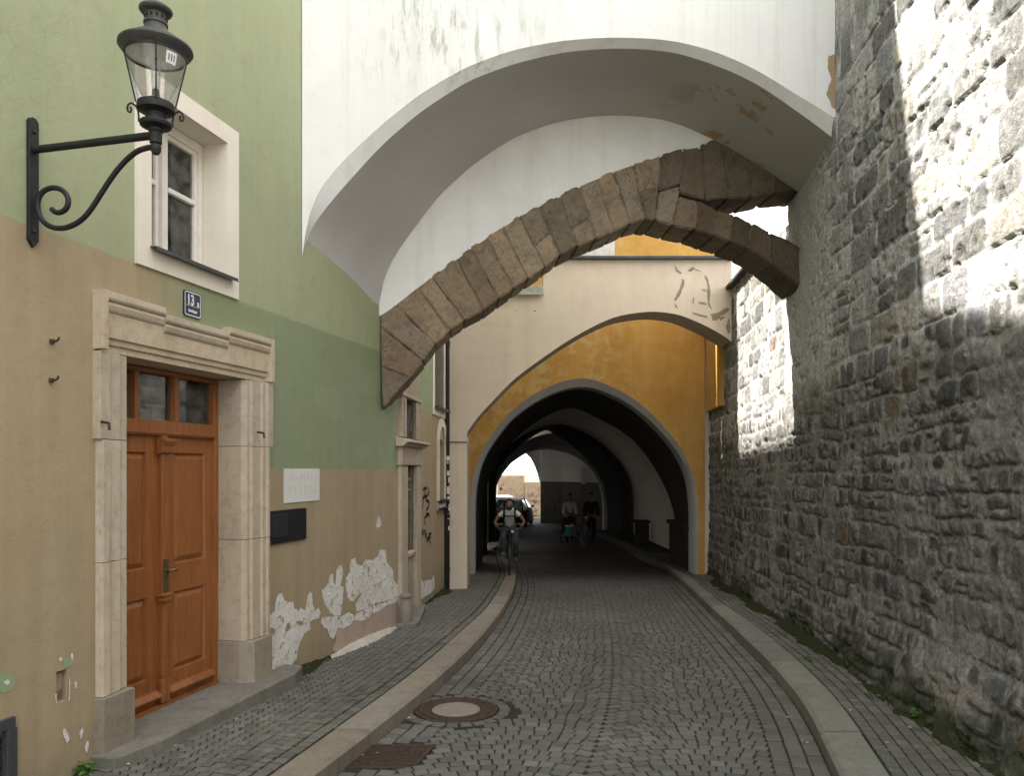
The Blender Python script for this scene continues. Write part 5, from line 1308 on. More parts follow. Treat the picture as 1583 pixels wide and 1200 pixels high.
# end arch and the wall bending away behind it
e1 = traced([(764,780),(765,757),(775,735),(790,716),(812,701),(830,696),(848,694),(866,697),(886,703),(905,716),(918,731),(928,748),(933,770),(934,799)], 37.5); eo = arch_pts(-2.5, 6.5, ZA0, EZ + 3)
ring(37.5, 38.2, e1, e1, eo, eo, 'end_arch', M['vaultwhite'])
m_ = MB()
pth = [(4.75, 33.2), (4.8, 37), (4.2, 40), (2.9, 42.2), (1.62, 43.2)]
pth = [(p, q) for p, q in smooth_line(pth, 16, 1)]
m_.loft([[(x - .04, y - .04, z) for x, y in pth] for z in (-3, EZ - .75)]); 
m_.loft([[(x - .04, y - .04, EZ - .75), (x + .02, y + .02, EZ - .74)] for x, y in pth]); m_.build('rubble_base', stone('dark_far_rubble', (.11, .105, .09), (.17, .16, .14), (.02, .02, .018), 2.2, 1.0, False, True), yg, recalc=False)
m_ = MB(); m_.loft([[(x, y, z) for x, y in pth] for z in (EZ - .75, EZ + 2.5)]); m_.build('end_wall', M['vaultwhite'], yg, recalc=False)
m_ = MB(); m_.poly([(1.62, 43.2, -3), (1.9, 44.6, -3), (1.9, 44.6, EZ + 3), (1.62, 43.2, EZ + 3)]); m_.build('end_return', M['vaultwhite'], yg, recalc=False)
# gatehouse bulk above the passage
m_ = MB(); m_.box(-1.3, 4.2, 15.75, 38, EZ + 2.6, YT); m_.box(4.205, 5.4, 16.25, 38, EZ + 2.6, EZ + 2.95); m_.box(5.25, 5.6, 15.9, 38, -3, EZ + 2.6); m_.build('upper_floor', M['cream'], yg)
m_ = MB(); m_.box(3.9, 5.3, 15.72, 16.2, -1, EZ + 2.9); m_.build('abutment', M['cream'], yg); m_ = MB(); m_.box(-1.7, XA0 - .02, 15.65, 18.3, -1.2, EZ + 2.6); m_.build('abutment', M['cream'], yg)
# niche with pointed head and sill on the right-hand web
m_ = MB(); x = 4.6; yc = 4.55 * F / (968 - CX); 
hw = .5; z0 = EZ - (808 - HY) * yc / F; z1 = EZ - (768 - HY) * yc / F
xn = 4.28
pts = [(yc - hw, z0), (yc - hw, z1), (yc - hw * .6, z1 + .32), (yc, z1 + .55), (yc + hw * .6, z1 + .32), (yc + hw, z1), (yc + hw, z0)]
m_.loft([[(xn + .12 , y, z) for y, z in pts], [(xn + .1, y, z) for y, z in [(yc + (y - yc) * .82, z0 + (z - z0) * .93) for y, z in pts]]]); m_.poly([(xn + .11, yc + (y - yc) * .82, z0 + (z - z0) * .93) for y, z in pts]); m_.build('niche', plaster('dim_niche', (.30, .30, .30)), yg, recalc=False)
m_ = MB(); m_.box(xn - .02, xn + .2, yc - hw - .1, yc + hw + .1, z0 - .12, z0); m_.build('niche_sill', M['darkrib'], yg)
# lit slot window in the end wall
m_ = MB(); y_ = 40.6; xa, xb = (898 - CX) / F * y_, (915 - CX) / F * y_; za, zb = EZ - (749 - HY) / F * y_, EZ - (722 - HY) / F * y_
m_.prism([(xa, za)] + [(xb + .12, za), (xb, zb - .3), (xb - .15, zb), (xa - .05, zb)], -.06, .0) if False else None
m_ = MB(Frame(((xa), 40.55), (xb + .3, 40.35))); m_.box(0, .55, -.03, .1, za, zb); m_.box(.07, .46, -.035, -.031, za + .08, zb - .1); m_.build('end_window', M['trim'], yg)
# dark column bases and a block by the walls
def pier_base(px, y, w, h): 
    x = (px - CX) / F * y; g_ = float(gz(y))
    t = thing('stone_block', 'dark stone block standing at the foot of the white passage wall', 'stone block', (x, y, g_)); m_ = MB(); m_.box(x - w / 2, x + w / 2, y - w / 2, y + w / 2, g_ - .1, g_ + h); m_.box(x - w / 2 - .04, x + w / 2 + .04, y - w / 2 - .04, y + w / 2 + .04, g_ + h, g_ + h + .09); m_.build('block', M['darkrib'], t, bevel=.03)
pier_base(992, 25.5, .42, .62)
m_ = MB(); m_.prismz([(3.74, 16.2), (3.74, 18.5), (4.3, 18.5), (4.3, 16.2)], -1.2, EZ - 1.32); m_.prismz([(3.68, 16.15), (3.68, 18.55), (4.3, 18.55), (4.3, 16.15)], EZ - 1.32, EZ - 1.22); m_.build('plinth', M['darkrib'], yg, bevel=.02)
# dark pier with a door on the left
m_ = MB(); m_.box(-1.35, -.78, 20.4, 24.6, -1.6, EZ + .6); m_.build('pier', M['darkrib'], yg); m_ = MB(); m_.box(-1.35, -.85, 28., 37.4, -1.6, EZ + .3); m_.build('pier', M['darkrib'], yg)
FE = Frame((0, 43.35), (1, 43.35)); m_ = MB(FE)
ex = [FE.hit(*q) for q in [(764,790),(766,757),(774,735),(788,715),(800,706),(812,700),(821,709),(827,721),(832,735),(836,752),(836.5,830)]]
m_.loft([[(x, 0, z) for x, z in ex], [(x, 0, EZ + 2.5) for x, z in ex]]); m_.poly([(-3, 0, -3), (ex[0][0], 0, -3), (ex[0][0], 0, EZ + 2.5), (-3, 0, EZ + 2.5)]); m_.loft([[(x, 0, z) for x, z in ex], [(x, .4, z) for x, z in ex]]); m_.build('exit_arch', M['vaultwhite'], yg, recalc=False)
m_ = MB(); m_.box(-3.2, -2.8, 38, 43.36, -3, EZ + 2.6); m_.box(-3.2, 6, 38, 43.9, EZ + 2.55, EZ + 2.75); m_.build('end_bay_shell', M['vaultwhite'], yg)
# ------------------------------------------------------------------ yard beyond the passage
far = thing('yard_wall', 'sunlit tan plaster yard wall with flaking patches beyond the passage', 'wall', (0, 50, float(gz(50))))
def far_mat():
    k = N('flaking_tan_wall'); x, y, z = k.xyz()
    a = k.noise(.9, 6, .7); b = k.noise(2.2, 6, .75)
    c = k.mix(k.mr(a, .3, .7), (.36, .27, .18), (.46, .36, .25))
    c = k.mix(k.m('MULTIPLY', k.mr(b, .52, .62), .8), c, (.20, .12, .07)); c = k.mix(k.m('MULTIPLY', k.mr(k.noise(4, 5, .7), .52, .6), k.mr(z, 1.6, .8)), c, (.07, .06, .04))
    return k.done(c, .95, k.bump(b, .5, .03))
fm = far_mat(); m_ = MB(); y_ = 50.; u = y_ / F
m_.box((752 - CX) * u, (811 - CX) * u, y_, y_ + .5, -2.5, EZ - (735 - HY) * u); m_.box((811 - CX) * u + .002, (850 - CX) * u, y_ - .1, y_ + .5, -2.5, EZ - (745 - HY) * u); m_.build('wall', fm, far, bevel=.03)
m_ = MB(); m_.box((752 - CX) * u, (770 - CX) * u, y_ - .12, y_ - .002, -2.5, EZ - (734 - HY) * u); m_.build('corner_strip', M['trim'], far)
m_ = MB(); m_.box((773 - CX) * u, (776 - CX) * u, y_ - .02, y_ + .01, EZ - (758 - HY) * u, EZ - (754 - HY) * u); m_.build('wall_hole', M['dark'], far)
cy = thing('added_courtyard_wall', 'plain pale wall added left of the passage to shade the courtyard', 'wall', (-4.15, 27, float(gz(27))))  # added to cut daylight and sun through the left openings
m_ = MB(); m_.box(-4.3, -4.0, 15.9, 38, -2, 8.2); m_.build('wall', M['white'], cy)
yh = thing('added_yard_house', 'tall unseen house added to shade the yard left of the parked cars', 'house', (-6, 44, float(gz(44))))  # out of view, added to keep sun off the parked cars
m_ = MB(); m_.box(-9, -3.9, 39, 49.4, -3, 9.5); m_.build('wall', M['cream'], yh)
m_ = MB(); m_.prismz([(-9.2, 38.8), (-3.7, 38.8), (-3.7, 49.6), (-9.2, 49.6)], 9.5, 9.7); m_.build('roof', M['zinc'], yh)
# ---- cars
def make_car(name, label, paint, x, y, rot, group):
    g_ = float(rz(y)); t = thing(name, label, 'car', (x, y, g_), rot, group); Mx = ROOTM[t]
    W = lambda q: Mx @ Vector(q)
    def lf(rows, nm, mat, par=t, closed=True, sm=True):
        m_ = MB(); I = m_.loft([[W(q) for q in r] for r in rows], closed)
        m_.f.append(I[0][::-1]); m_.f.append(I[-1]); return m_.build(nm, mat, par, sm, angle=35)
    P = plain(name + '_paint', paint, .5, .0, .25, .03)
    def sec(yy, hw, zb, zt, ins): return [(-hw + ins, yy, zb), (hw - ins, yy, zb), (hw, yy, zb + .18), (hw, yy, zt - .2), (hw - .05, yy, zt - .04), (hw - .12, yy, zt), (-hw + .12, yy, zt), (-hw + .05, yy, zt - .04), (-hw, yy, zt - .2), (-hw, yy, zb + .18)]
    lf([sec(-1.98, .70, .32, .72, .1), sec(-1.9, .80, .24, .88, .06), sec(-1.2, .86, .2, .95, .04), sec(0, .87, .2, .97, .04), sec(1.1, .87, .2, .95, .04), sec(1.75, .82, .24, .78, .06), sec(2.0, .68, .32, .66, .1)], 'body', P)
    def top(yy, hw, z): return [(-hw, yy, z), (hw, yy, z)]
    # cabin: rear screen at -1.85, roof, windscreen to 0.95
    C = [(-1.86, .72, .93), (-1.55, .60, 1.38), (-1.2, .58, 1.455), (-.2, .58, 1.47), (.25, .57, 1.42), (1.05, .70, .94)]
    m_ = MB(); rows = [[W((-h, yy, z)), W((-h + .05, yy, z + .015)), W((h - .05, yy, z + .015)), W((h, yy, z))] for yy, h, z in C[1:5]]; m_.loft(rows); m_.build('roof', P, t, True)
    G = glass(name + '_glass', (.25, .3, .28), 1.3, .05)
    m_ = MB(); m_.poly([W((-.70, -1.86, .94)), W((.70, -1.86, .94)), W((.58, -1.57, 1.38)), W((-.58, -1.57, 1.38))]); m_.build('rear_window', G, t)
    m_ = MB(); m_.poly([W((-.68, 1.03, .95)), W((.68, 1.03, .95)), W((.56, .26, 1.42)), W((-.56, .26, 1.42))]); m_.build('windscreen', G, t)
    for s_ in (-1, 1):
        m_ = MB(); m_.poly([W((s_ * .80, -1.5, .96)), W((s_ * .80, .8, .96)), W((s_ * .59, .24, 1.41)), W((s_ * .60, -1.45, 1.38))]); m_.build('side_window', G, t)
        for a, b in (((s_ * .72, -1.87, .93), (s_ * .6, -1.56, 1.39)), ((s_ * .70, 1.05, .94), (s_ * .575, .25, 1.42)), ((s_ * .80, -.35, .95), (s_ * .585, -.35, 1.44))): m_ = MB(); m_.tube([W(a), W(b)], .035, 6); m_.build('window_pillar', P, t)
        m_ = MB(); m_.box(0, 0, 0, 0, 0, 0) if False else None
        for yy in (-1.28, 1.28):
            c = (s_ * .76, yy, .31)
            def whl(r0, r1, wd): return [[W((c[0] + s_ * dx, yy + r * math.cos(a_), .31 + r * math.sin(a_))) for a_ in np.linspace(0, 2 * math.pi, 25)[:-1]] for r, dx in ((r0, -wd), (r1, -wd), (r1 + .0, wd - .02), (r1 - .02, wd), (r0, wd))]
            m_ = MB(); m_.loft(whl(.20, .31, .1), True); wh = m_.build('wheel', M['black2'], t, True)
            m_ = MB(); m_.loft([[W((c[0] + s_ * dx, yy + r * math.cos(a_), .31 + r * math.sin(a_))) for a_ in np.linspace(0, 2 * math.pi, 25)[:-1]] for r, dx in ((.2, .085), (.14, .06), (.02, .08))], True); m_.build('rim', M['zinc'], wh, True)
        m_ = MB(); m_.prism([(0, 0)], 0, 0) if False else None
        m_ = MB(); m_.poly([W((s_ * .80, -1.915, .70)), W((s_ * .60, -1.99, .70)), W((s_ * .56, -1.965, .86)), W((s_ * .78, -1.90, .88))]); m_.build('tail_light', plain('tail_red', (.25, .02, .02), .2), t)
        m_ = MB(); m_.poly([W((s_ * .80, 1.84, .66)), W((s_ * .58, 1.97, .62)), W((s_ * .56, 1.90, .72)), W((s_ * .78, 1.76, .76))]); m_.build('headlight', plain('lamp_clear', (.6, .6, .6), .1), t)
        m_ = MB(); c_ = W((s_ * .93, .55, 1.0)); m_.lathe([(.0, -.06), (.07, -.05), (.085, 0), (.07, .06), (0, .075)], c_, 10); m_.build('wing_mirror', P, t, True)
    m_ = MB(); m_.poly([W((-.26, -2.0, .50)), W((.26, -2.0, .50)), W((.26, -1.995, .61)), W((-.26, -1.995, .61))]); m_.build('number_plate', M['enamel'], t)
    return t
make_car('hatchback', 'black hatchback parked beyond the passage mouth, behind the cyclist', (.012, .012, .014), (793 - CX) / F * 41 + .05, 41.0, R(-8), None)
make_car('parked_car', 'silver white car half hidden at the left of the black hatchback', (.6, .6, .6), (771 - CX) / F * 46.5, 46.5, R(12), None)
# ---- people
SKIN = {}
def skin_mat(n, c): return plain(n, c, .6, 0, .35, .12, 20, .1)
def skinned(name, chains, mat, parent, Mx, sub=2, root=0):
    """chains: lists of (key or point, radius); shared points joined by equality."""
    V = []; E = []; Rr = []; idx = {}
    def vid(p, r):
        k = tuple(round(c, 4) for c in p)
        if k not in idx: idx[k] = len(V); V.append(k); Rr.append(r)
        return idx[k]
    for ch in chains:
        ids = [vid(p, r) for p, r in ch]
        for a, b in zip(ids[:-1], ids[1:]): E.append((a, b))
    me = bpy.data.meshes.new(name); me.from_pydata(V, E, [])
    o = bpy.data.objects.new(name, me); COL.objects.link(o)
    sk = o.modifiers.new('s', 'SKIN'); sk.use_smooth_shade = True; sk.branch_smoothing = .6
    for i, d in enumerate(me.skin_vertices[0].data):
        r = Rr[i]; d.radius = r if isinstance(r, tuple) else (r, r); d.use_root = i == root
    ss = o.modifiers.new('u', 'SUBSURF'); ss.levels = ss.render_levels = sub
    dg = bpy.context.evaluated_depsgraph_get(); me2 = bpy.data.meshes.new_from_object(o.evaluated_get(dg))
    bpy.data.objects.remove(o); Mi = rootm(parent).inverted() @ Mx
    me2.transform(Mi); me2.materials.clear(); me2.materials.append(mat); me2.name = name
    me2.polygons.foreach_set('use_smooth', [True] * len(me2.polygons))
    o = bpy.data.objects.new(name, me2); COL.objects.link(o); o.parent = parent
    return o
def vadd(a, b): return tuple(x + y for x, y in zip(a, b))
def person(label, loc, rotz, k, J, shirt, trousers, shoe, hairc, sleeve=.55, grip=True, beard=False, group=None):
    t = thing('person', label, 'person', loc, rotz, group)
    Mx = ROOTM[t] @ Matrix.Scale(k, 4)
    sk = skin_mat('skin', (.22, .118, .078))
    f = J['face']       # unit forward vector in the y,z plane (dy, dz)
    def hd(x, fw, up): return (J['head'][0] + x, J['head'][1] + fw * f[0] - up * f[1], J['head'][2] + fw * f[1] + up * (-f[0]))
    ch = [[(J['pelvis'], .115), (J['waist'], (.125, .10)), (J['chest'], (.145, .11)), (J['neckb'], .07), (J['neck'], .052), (hd(0, .0, -.06), .068), (hd(0, .005, .01), (.077, .09)), (hd(0, -.005, .065), (.072, .085)), (hd(0, -.01, .10), .04)],
          [(hd(0, -.0, .0101), .07), (hd(0, .095, -.012), .016)] if False else [(hd(0, .005, .01), (.077, .09)), (hd(0, .1, -.01), .014)],
          ]
    for s_ in (-1, 1): ch.append([(hd(0, .005, .01), (.077, .09)), (hd(s_ * .085, -.01, .0), .014)])
    for s_, q in ((-1, 'L'), (1, 'R')):
        sh, el, wr = J['sh' + q], J['el' + q], J['wr' + q]
        ch.append([(J['chest'], (.145, .11)), (sh, .05), (el, .036), (wr, .025)])
        d = Vector(J['hd' + q]).normalized(); side = Vector(J['hs' + q]).normalized(); dn = d.cross(side).normalized() * J.get('curl' + q, 1)
        palm = Vector(wr) + d * .085
        ch.append([(wr, .027), (tuple(Vector(wr) + d * .045), (.036, .02)), (tuple(palm), (.038, .016))])
        for i, ln in enumerate((.07, .08, .075, .058)):
            b = palm + side * (-.03 + .02 * i); 
            ch.append([(tuple(palm), (.038, .016)), (tuple(b + d * .008), .010), (tuple(b + d * ln * .45 + dn * ln * .18), .009), (tuple(b + d * ln * .5 + dn * ln * .72), .0085), (tuple(b + d * ln * .1 + dn * ln * .95), .008)])
        ch.append([(tuple(Vector(wr) + d * .045), (.036, .02)), (tuple(Vector(wr) + d * .055 - side * .045 + dn * .01), .011), (tuple(Vector(wr) + d * .085 - side * .05 + dn * .04), .010), (tuple(Vector(wr) + d * .085 - side * .025 + dn * .062), .009)])
        hp, kn, an, to = J['hp' + q], J['kn' + q], J['an' + q], J['to' + q]
        ch.append([(J['pelvis'], .115), (hp, .09), (kn, .055), (an, .034)])
    body = skinned('body', ch, sk, t, Mx)
    # clothes follow the same joints, a little fuller
    sc_ = [[(J['pelvis'], .128), (J['waist'], (.142, .118)), (J['chest'], (.160, .128)), (J['neckb'], .082)]]
    for q in 'LR':
        sh, el, wr = J['sh' + q], J['el' + q], J['wr' + q]
        if sleeve < 1: sc_.append([(J['chest'], (.160, .128)), (sh, .078), (lp3(sh, el, sleeve), .068)])
        else: sc_.append([(J['chest'], (.160, .128)), (sh, .088), (el, .070), (lp3(el, wr, .95), .055)])
    skinned('shirt', sc_, shirt, t, Mx)
    tr = [[(J['pelvis'], .132), (lp3(J['pelvis'], J['waist'], .35), .135)]]
    for q in 'LR': tr.append([(J['pelvis'], .132), (J['hp' + q], .106), (J['kn' + q], .074), (lp3(J['kn' + q], J['an' + q], 1.), .058)])
    skinned('trousers', tr, trousers, t, Mx)
    for q in 'LR':
        an, to = Vector(J['an' + q]), Vector(J['to' + q]); d = (to - an); d.z = 0; d.normalize(); h = Vector((0, 0, 1))
        skinned('shoe', [[(tuple(an + h * .005), .044), (tuple(Vector((an.x, an.y, to.z + .012)) - d * .03), .043), (tuple(Vector((an.x, an.y, to.z)) + d * .09), (.045, .036)), (tuple(to + d * .03), (.038, .026))]], shoe, t, Mx)
    hr = [[(hd(0, -.055, .0), .07), (hd(0, -.03, .07), .082), (hd(0, .02, .098), .058), (hd(0, .055, .095), .03)]]
    skinned('hair', hr, hairc, t, Mx)
    if beard: skinned('beard', [[(hd(-.06, .03, -.05), .022), (hd(0, .068, -.085), .032), (hd(.06, .03, -.05), .022)]], hairc, t, Mx)
    for s_ in (-1, 1):
        c = Mx @ Vector(hd(s_ * .033, .083, .018)); MB().lathe([(0, -.010 * k), (.009 * k, -.005 * k), (.011 * k, 0), (.009 * k, .005 * k), (0, .010 * k)], c, 10).build('eye', M['dark'], t, True)
    c = [Mx @ Vector(hd(x, .088, -.052)) for x in (-.024, 0, .024)]; MB().tube(c, .006 * k, 6).build('mouth', skin_mat('lip', (.22, .08, .07)), t, True)
    return t, Mx, hd
def lp3(a, b, t): return tuple(x + (y - x) * t for x, y in zip(a, b))
def cloth(n, c): return plain(n, c, .9, 0, .1, .15, 14, .5)
# bicycle: own axes, y runs backwards from the front hub
def make_bike(name, label, loc, rotz, k, col):
    t = thing(name, label, 'bicycle', loc, rotz); Mx = ROOTM[t] @ Matrix.Scale(k, 4); W = lambda *q: Mx @ Vector(q)
    fr = plain(name + '_paint', col, .35, .3, .5, .05)
    for y in (0, 1.05):
        m_ = MB(); n_ = 40
        for i in range(n_ + 1): pass
        an = np.linspace(0, 2 * math.pi, n_ + 1)
        def tor(r, rr_, nm, mat, par):
            m_ = MB(); rows = [[W(rr_ * math.cos(b), y + (r + rr_ * math.sin(b)) * math.cos(a), .34 + (r + rr_ * math.sin(b)) * math.sin(a)) for b in np.linspace(0, 2 * math.pi, 9)[:-1]] for a in an]
            m_.loft(rows, True); return m_.build(nm, mat, par, True)
        wh = tor(.315, .024, 'wheel', M['black2'], t); tor(.288, .012, 'rim', M['zinc'], wh)
        m_ = MB()
        for i in range(20): a = i / 20 * 2 * math.pi; m_.tube([W(.02 * (-1) ** i, y, .34), W(0, y + .285 * math.cos(a), .34 + .285 * math.sin(a))], .0022, 4, False)
        m_.tube([W(-.05, y, .34), W(.05, y, .34)], .02, 8); m_.build('spokes', M['zinc'], wh)
    m_ = MB()
    for a, b, r in (((0, .22, .90), (0, .14, .70), .02), ((0, .21, .86), (0, .77, .78), .017), ((0, .15, .74), (0, .62, .29), .02), ((0, .62, .29), (0, .80, .86), .017)): m_.tube([W(*a), W(*b)], r * k, 10)
    for s_ in (-1, 1): m_.tube([W(s_ * .03, .62, .29), W(s_ * .055, 1.05, .34)], .010 * k, 8); m_.tube([W(s_ * .02, .78, .76), W(s_ * .055, 1.05, .34)], .009 * k, 8)
    m_.build('frame', fr, t, True)
    m_ = MB()
    for s_ in (-1, 1): m_.tube([W(0, .14, .70), W(s_ * .05, .12, .68), W(s_ * .055, .03, .42), W(s_ * .055, 0, .34)], .013 * k, 8)
    m_.build('fork', fr, t, True)
    m_ = MB(); m_.tube([W(-.29, .20, 1.0), W(-.15, .15, .985), W(0, .14, .97), W(.15, .15, .985), W(.29, .20, 1.0)], .014 * k, 10); m_.tube([W(0, .22, .90), W(0, .14, .97)], .016 * k, 8); hb = m_.build('handlebar', M['black2'], t, True)
    for s_ in (-1, 1): 
        MB().tube([W(s_ * .20, .168, .99), W(s_ * .30, .203, 1.0)], .018 * k, 10).build('grip', M['black2'], hb, True); MB().tube([W(s_ * .16, .12, .975), W(s_ * .27, .13, .985)], .006 * k, 6).build('brake_lever', M['zinc'], hb, True)
    m_ = MB(); m_.lathe([(0, -.03 * k), (.03 * k, -.02 * k), (.03 * k, .02 * k), (0, .03 * k)], W(.06, .08, .93), 12); m_.build('headlamp', M['enamel'], t, True)
    m_ = MB(); m_.loft([[W(x * w_, y, .93 - .03 * abs(x) - d) for x in (-1, -.5, 0, .5, 1)] for y, w_, d in ((.66, .02, .012), (.72, .03, 0), (.80, .05, 0), (.90, .075, -.01), (.94, .06, -.005))]); m_.tube([W(0, .80, .86), W(0, .815, .92)], .012 * k, 8); m_.build('saddle', M['black2'], t, True)
    m_ = MB(); m_.tube([W(-.07, .62, .29), W(.07, .62, .29)], .02 * k, 10); m_.tube([W(-.075, .62, .29), W(-.085, .48, .365)], .011 * k, 6); m_.tube([W(.075, .62, .29), W(.085, .76, .215)], .011 * k, 6); m_.build('cranks', M['zinc'], t)
    for s_, y, z in ((-1, .48, .365), (1, .76, .215)):
        m_ = MB(); q = [W(s_ * (.09 + dx), y + dy, z + dz) for dz in (-.012, .012) for dx, dy in ((0, -.045), (.095, -.045), (.095, .045), (0, .045))]; i = [m_.p(p) for p in q]
        for f_ in ((0, 3, 2, 1), (4, 5, 6, 7), (0, 1, 5, 4), (1, 2, 6, 5), (2, 3, 7, 6), (3, 0, 4, 7)): m_.f.append([i[j] for j in f_])
        m_.build('pedal', M['black2'], t)
    return t
KB = .93
bx, by = (787.5 - CX) / F * 15.45, 15.45; bg_ = float(gz(15.45))
make_bike('bicycle', 'black bicycle ridden out of the passage along the kerb', (bx, by, bg_ + .0), 0, KB, (.015, .015, .017))
J = dict(pelvis=(0, .80, 1.0), waist=(0, .70, 1.12), chest=(0, .50, 1.28), neckb=(0, .40, 1.385), neck=(0, .34, 1.425), head=(0, .27, 1.50), face=(-.94, -.34),
         shL=(-.185, .43, 1.335), shR=(.185, .43, 1.335), elL=(-.325, .36, 1.10), elR=(.325, .37, 1.12), wrL=(-.272, .285, 1.035), wrR=(.272, .285, 1.035),
         hdL=(.0, -1, -.12), hdR=(.0, -1, -.12), hsL=(-1, 0, 0), hsR=(1, 0, 0), curlL=-1, curlR=1,
         hpL=(-.095, .79, .97), hpR=(.095, .79, .97), knL=(-.145, .43, .80), knR=(.135, .50, .70), anL=(-.135, .57, .47), anR=(.135, .80, .325), toL=(-.14, .45, .395), toR=(.14, .70, .245))
jeans = cloth('grey_jeans', (.085, .09, .10)); black_cloth = cloth('black_cloth', (.012, .013, .016)); hair_m = cloth('black_hair', (.010, .008, .007))
cyc, MxC, hdC = person('cyclist in white T-shirt and grey jeans with backpack straps riding towards the viewer', (bx, by, bg_), 0, KB, J, cloth('white_cotton', (.80, .79, .78)), jeans, cloth('grey_shoe', (.16, .16, .165)), hair_m, .5, True, True)
W = lambda *q: MxC @ Vector(q)
bpk = thing('backpack', 'black backpack with chest strap worn by the cyclist', 'backpack', tuple(W(0, .62, 1.25)))
m_ = MB(); rows = [[W(x * .15, y + dy, z) for x, dy in ((-1, .0), (-.95, .09), (-.5, .15), (.5, .15), (.95, .09), (1, .0))] for y, z in ((.82, 1.07), (.74, 1.18), (.64, 1.30), (.56, 1.39))]
I = m_.loft(rows); m_.f.append(I[0]); m_.f.append(I[-1]); m_.build('bag', black_cloth, bpk, True)
for s_ in (-1, 1): 
    m_ = MB(); P = [W(s_ * x, y, z) for x, y, z in ((.10, .56, 1.40), (.115, .43, 1.425), (.12, .325, 1.36), (.12, .315, 1.27), (.125, .385, 1.18), (.16, .54, 1.10), (.165, .70, 1.08))]
    m_.tube(P, .019, 8); m_.build('shoulder_strap', black_cloth, bpk, True)
MB().tube([W(-.12, .322, 1.255), W(0, .318, 1.245), W(.12, .322, 1.255)], .011, 6).build('chest_strap', black_cloth, bpk, True)
# walkers in the passage
def stand(step=.16, arm=.0): return dict(pelvis=(0, 0, .95), waist=(0, 0, 1.08), chest=(0, .0, 1.27), neckb=(0, .0, 1.44), neck=(0, -.01, 1.50), head=(0, -.02, 1.60), face=(-1., -.05),
         shL=(-.18, .0, 1.40), shR=(.18, .0, 1.40), elL=(-.23, .04 - arm * .3, 1.12), elR=(.23, .04 - arm * .3, 1.12), wrL=(-.2, -.02 - arm, .92 + arm * .3), wrR=(.2, -.02 - arm, .92 + arm * .3),
         hdL=(0, -.5, -1), hdR=(0, -.5, -1), hsL=(0, -1, .2), hsR=(0, -1, .2), curlL=1, curlR=-1, hpL=(-.095, 0, .92), hpR=(.095, 0, .92), knL=(-.1, -.06 - step * .3, .50), knR=(.1, -.02 + step * .2, .50), anL=(-.1, -step, .09), anR=(.1, step, .09), toL=(-.11, -step - .13, .035), toR=(.11, step - .13, .035))
yw = 26.6; zw = float(rz(yw))
person('walker in pale shirt with dark vest pushing a pushchair through the passage', ((881 - CX) / F * (yw + .55), yw + .55, float(rz(yw + .55))), 0, .98, stand(.14, .3), cloth('pale_blue_shirt', (.28, .30, .33)), black_cloth, black_cloth, hair_m, 1.)
ps = thing('pushchair', 'dark pushchair with teal bag, pushed through the passage', 'pushchair', ((880 - CX) / F * yw, yw, zw))
px0 = (880 - CX) / F * yw
m_ = MB()
for s_ in (-1, 1): m_.tube([(px0 + s_ * .24, yw + .42, zw + 1.0), (px0 + s_ * .25, yw + .1, zw + .62), (px0 + s_ * .27, yw - .35, zw + .13)], .016, 8); m_.tube([(px0 + s_ * .25, yw + .0, zw + .55), (px0 + s_ * .28, yw + .35, zw + .13)], .014, 8)
m_.tube([(px0 - .24, yw + .42, zw + 1.0), (px0 + .24, yw + .42, zw + 1.0)], .018, 8); m_.build('frame', M['iron'], ps, True)
m_ = MB(); m_.loft([[(px0 + x, yw - .2 + dy, zw + z) for x in (-.22, -.11, 0, .11, .22)] for dy, z in ((-.1, .36), (-.05, .42), (.2, .40), (.36, .88))]); m_.build('seat', black_cloth, ps, True)
m_ = MB(); m_.prism([(0, 0)], 0, 0) if False else None
m_ = MB(); m_.box(px0 - .17, px0 + .17, yw - .38, yw - .26, zw + .26, zw + .60); m_.build('bag', plain('teal_cloth', (.03, .20, .22), .7), ps, bevel=.03)
m_ = MB(); m_.box(px0 - .17, px0 + .17, yw - .385, yw - .255, zw + .605, zw + .63); m_.build('bag_trim', M['enamel'], ps, bevel=.005)
for s_ in (-1, 1):
    for dy in (-.36, .34):
        m_ = MB(); an = np.linspace(0, 2 * math.pi, 21); r_ = .13
        m_.loft([[(px0 + s_ * .28 + .02 * math.cos(b), yw + dy + (r_ + .02 * math.sin(b)) * math.cos(a), zw + .15 + (r_ + .02 * math.sin(b)) * math.sin(a)) for b in np.linspace(0, 2 * math.pi, 7)[:-1]] for a in an], True)
        for i in range(5): a = i / 5 * 2 * math.pi; m_.tube([(px0 + s_ * .28, yw + dy, zw + .15), (px0 + s_ * .28, yw + dy + r_ * math.cos(a), zw + .15 + r_ * math.sin(a))], .006, 4)
        m_.build('wheel', M['black2'], ps, True)
yb = 25.6
person('person in all dark clothes walking beside a bicycle in the passage', ((914 - CX) / F * yb, yb, float(rz(yb))), R(6), 1.0, stand(.2, .12), black_cloth, black_cloth, black_cloth, hair_m, 1.)
make_bike('bicycle', 'dark bicycle wheeled by the dark-clothed walker in the passage', ((905 - CX) / F * yb - .05, yb - .5, float(rz(yb - .5))), R(20), 1.0, (.02, .02, .022))
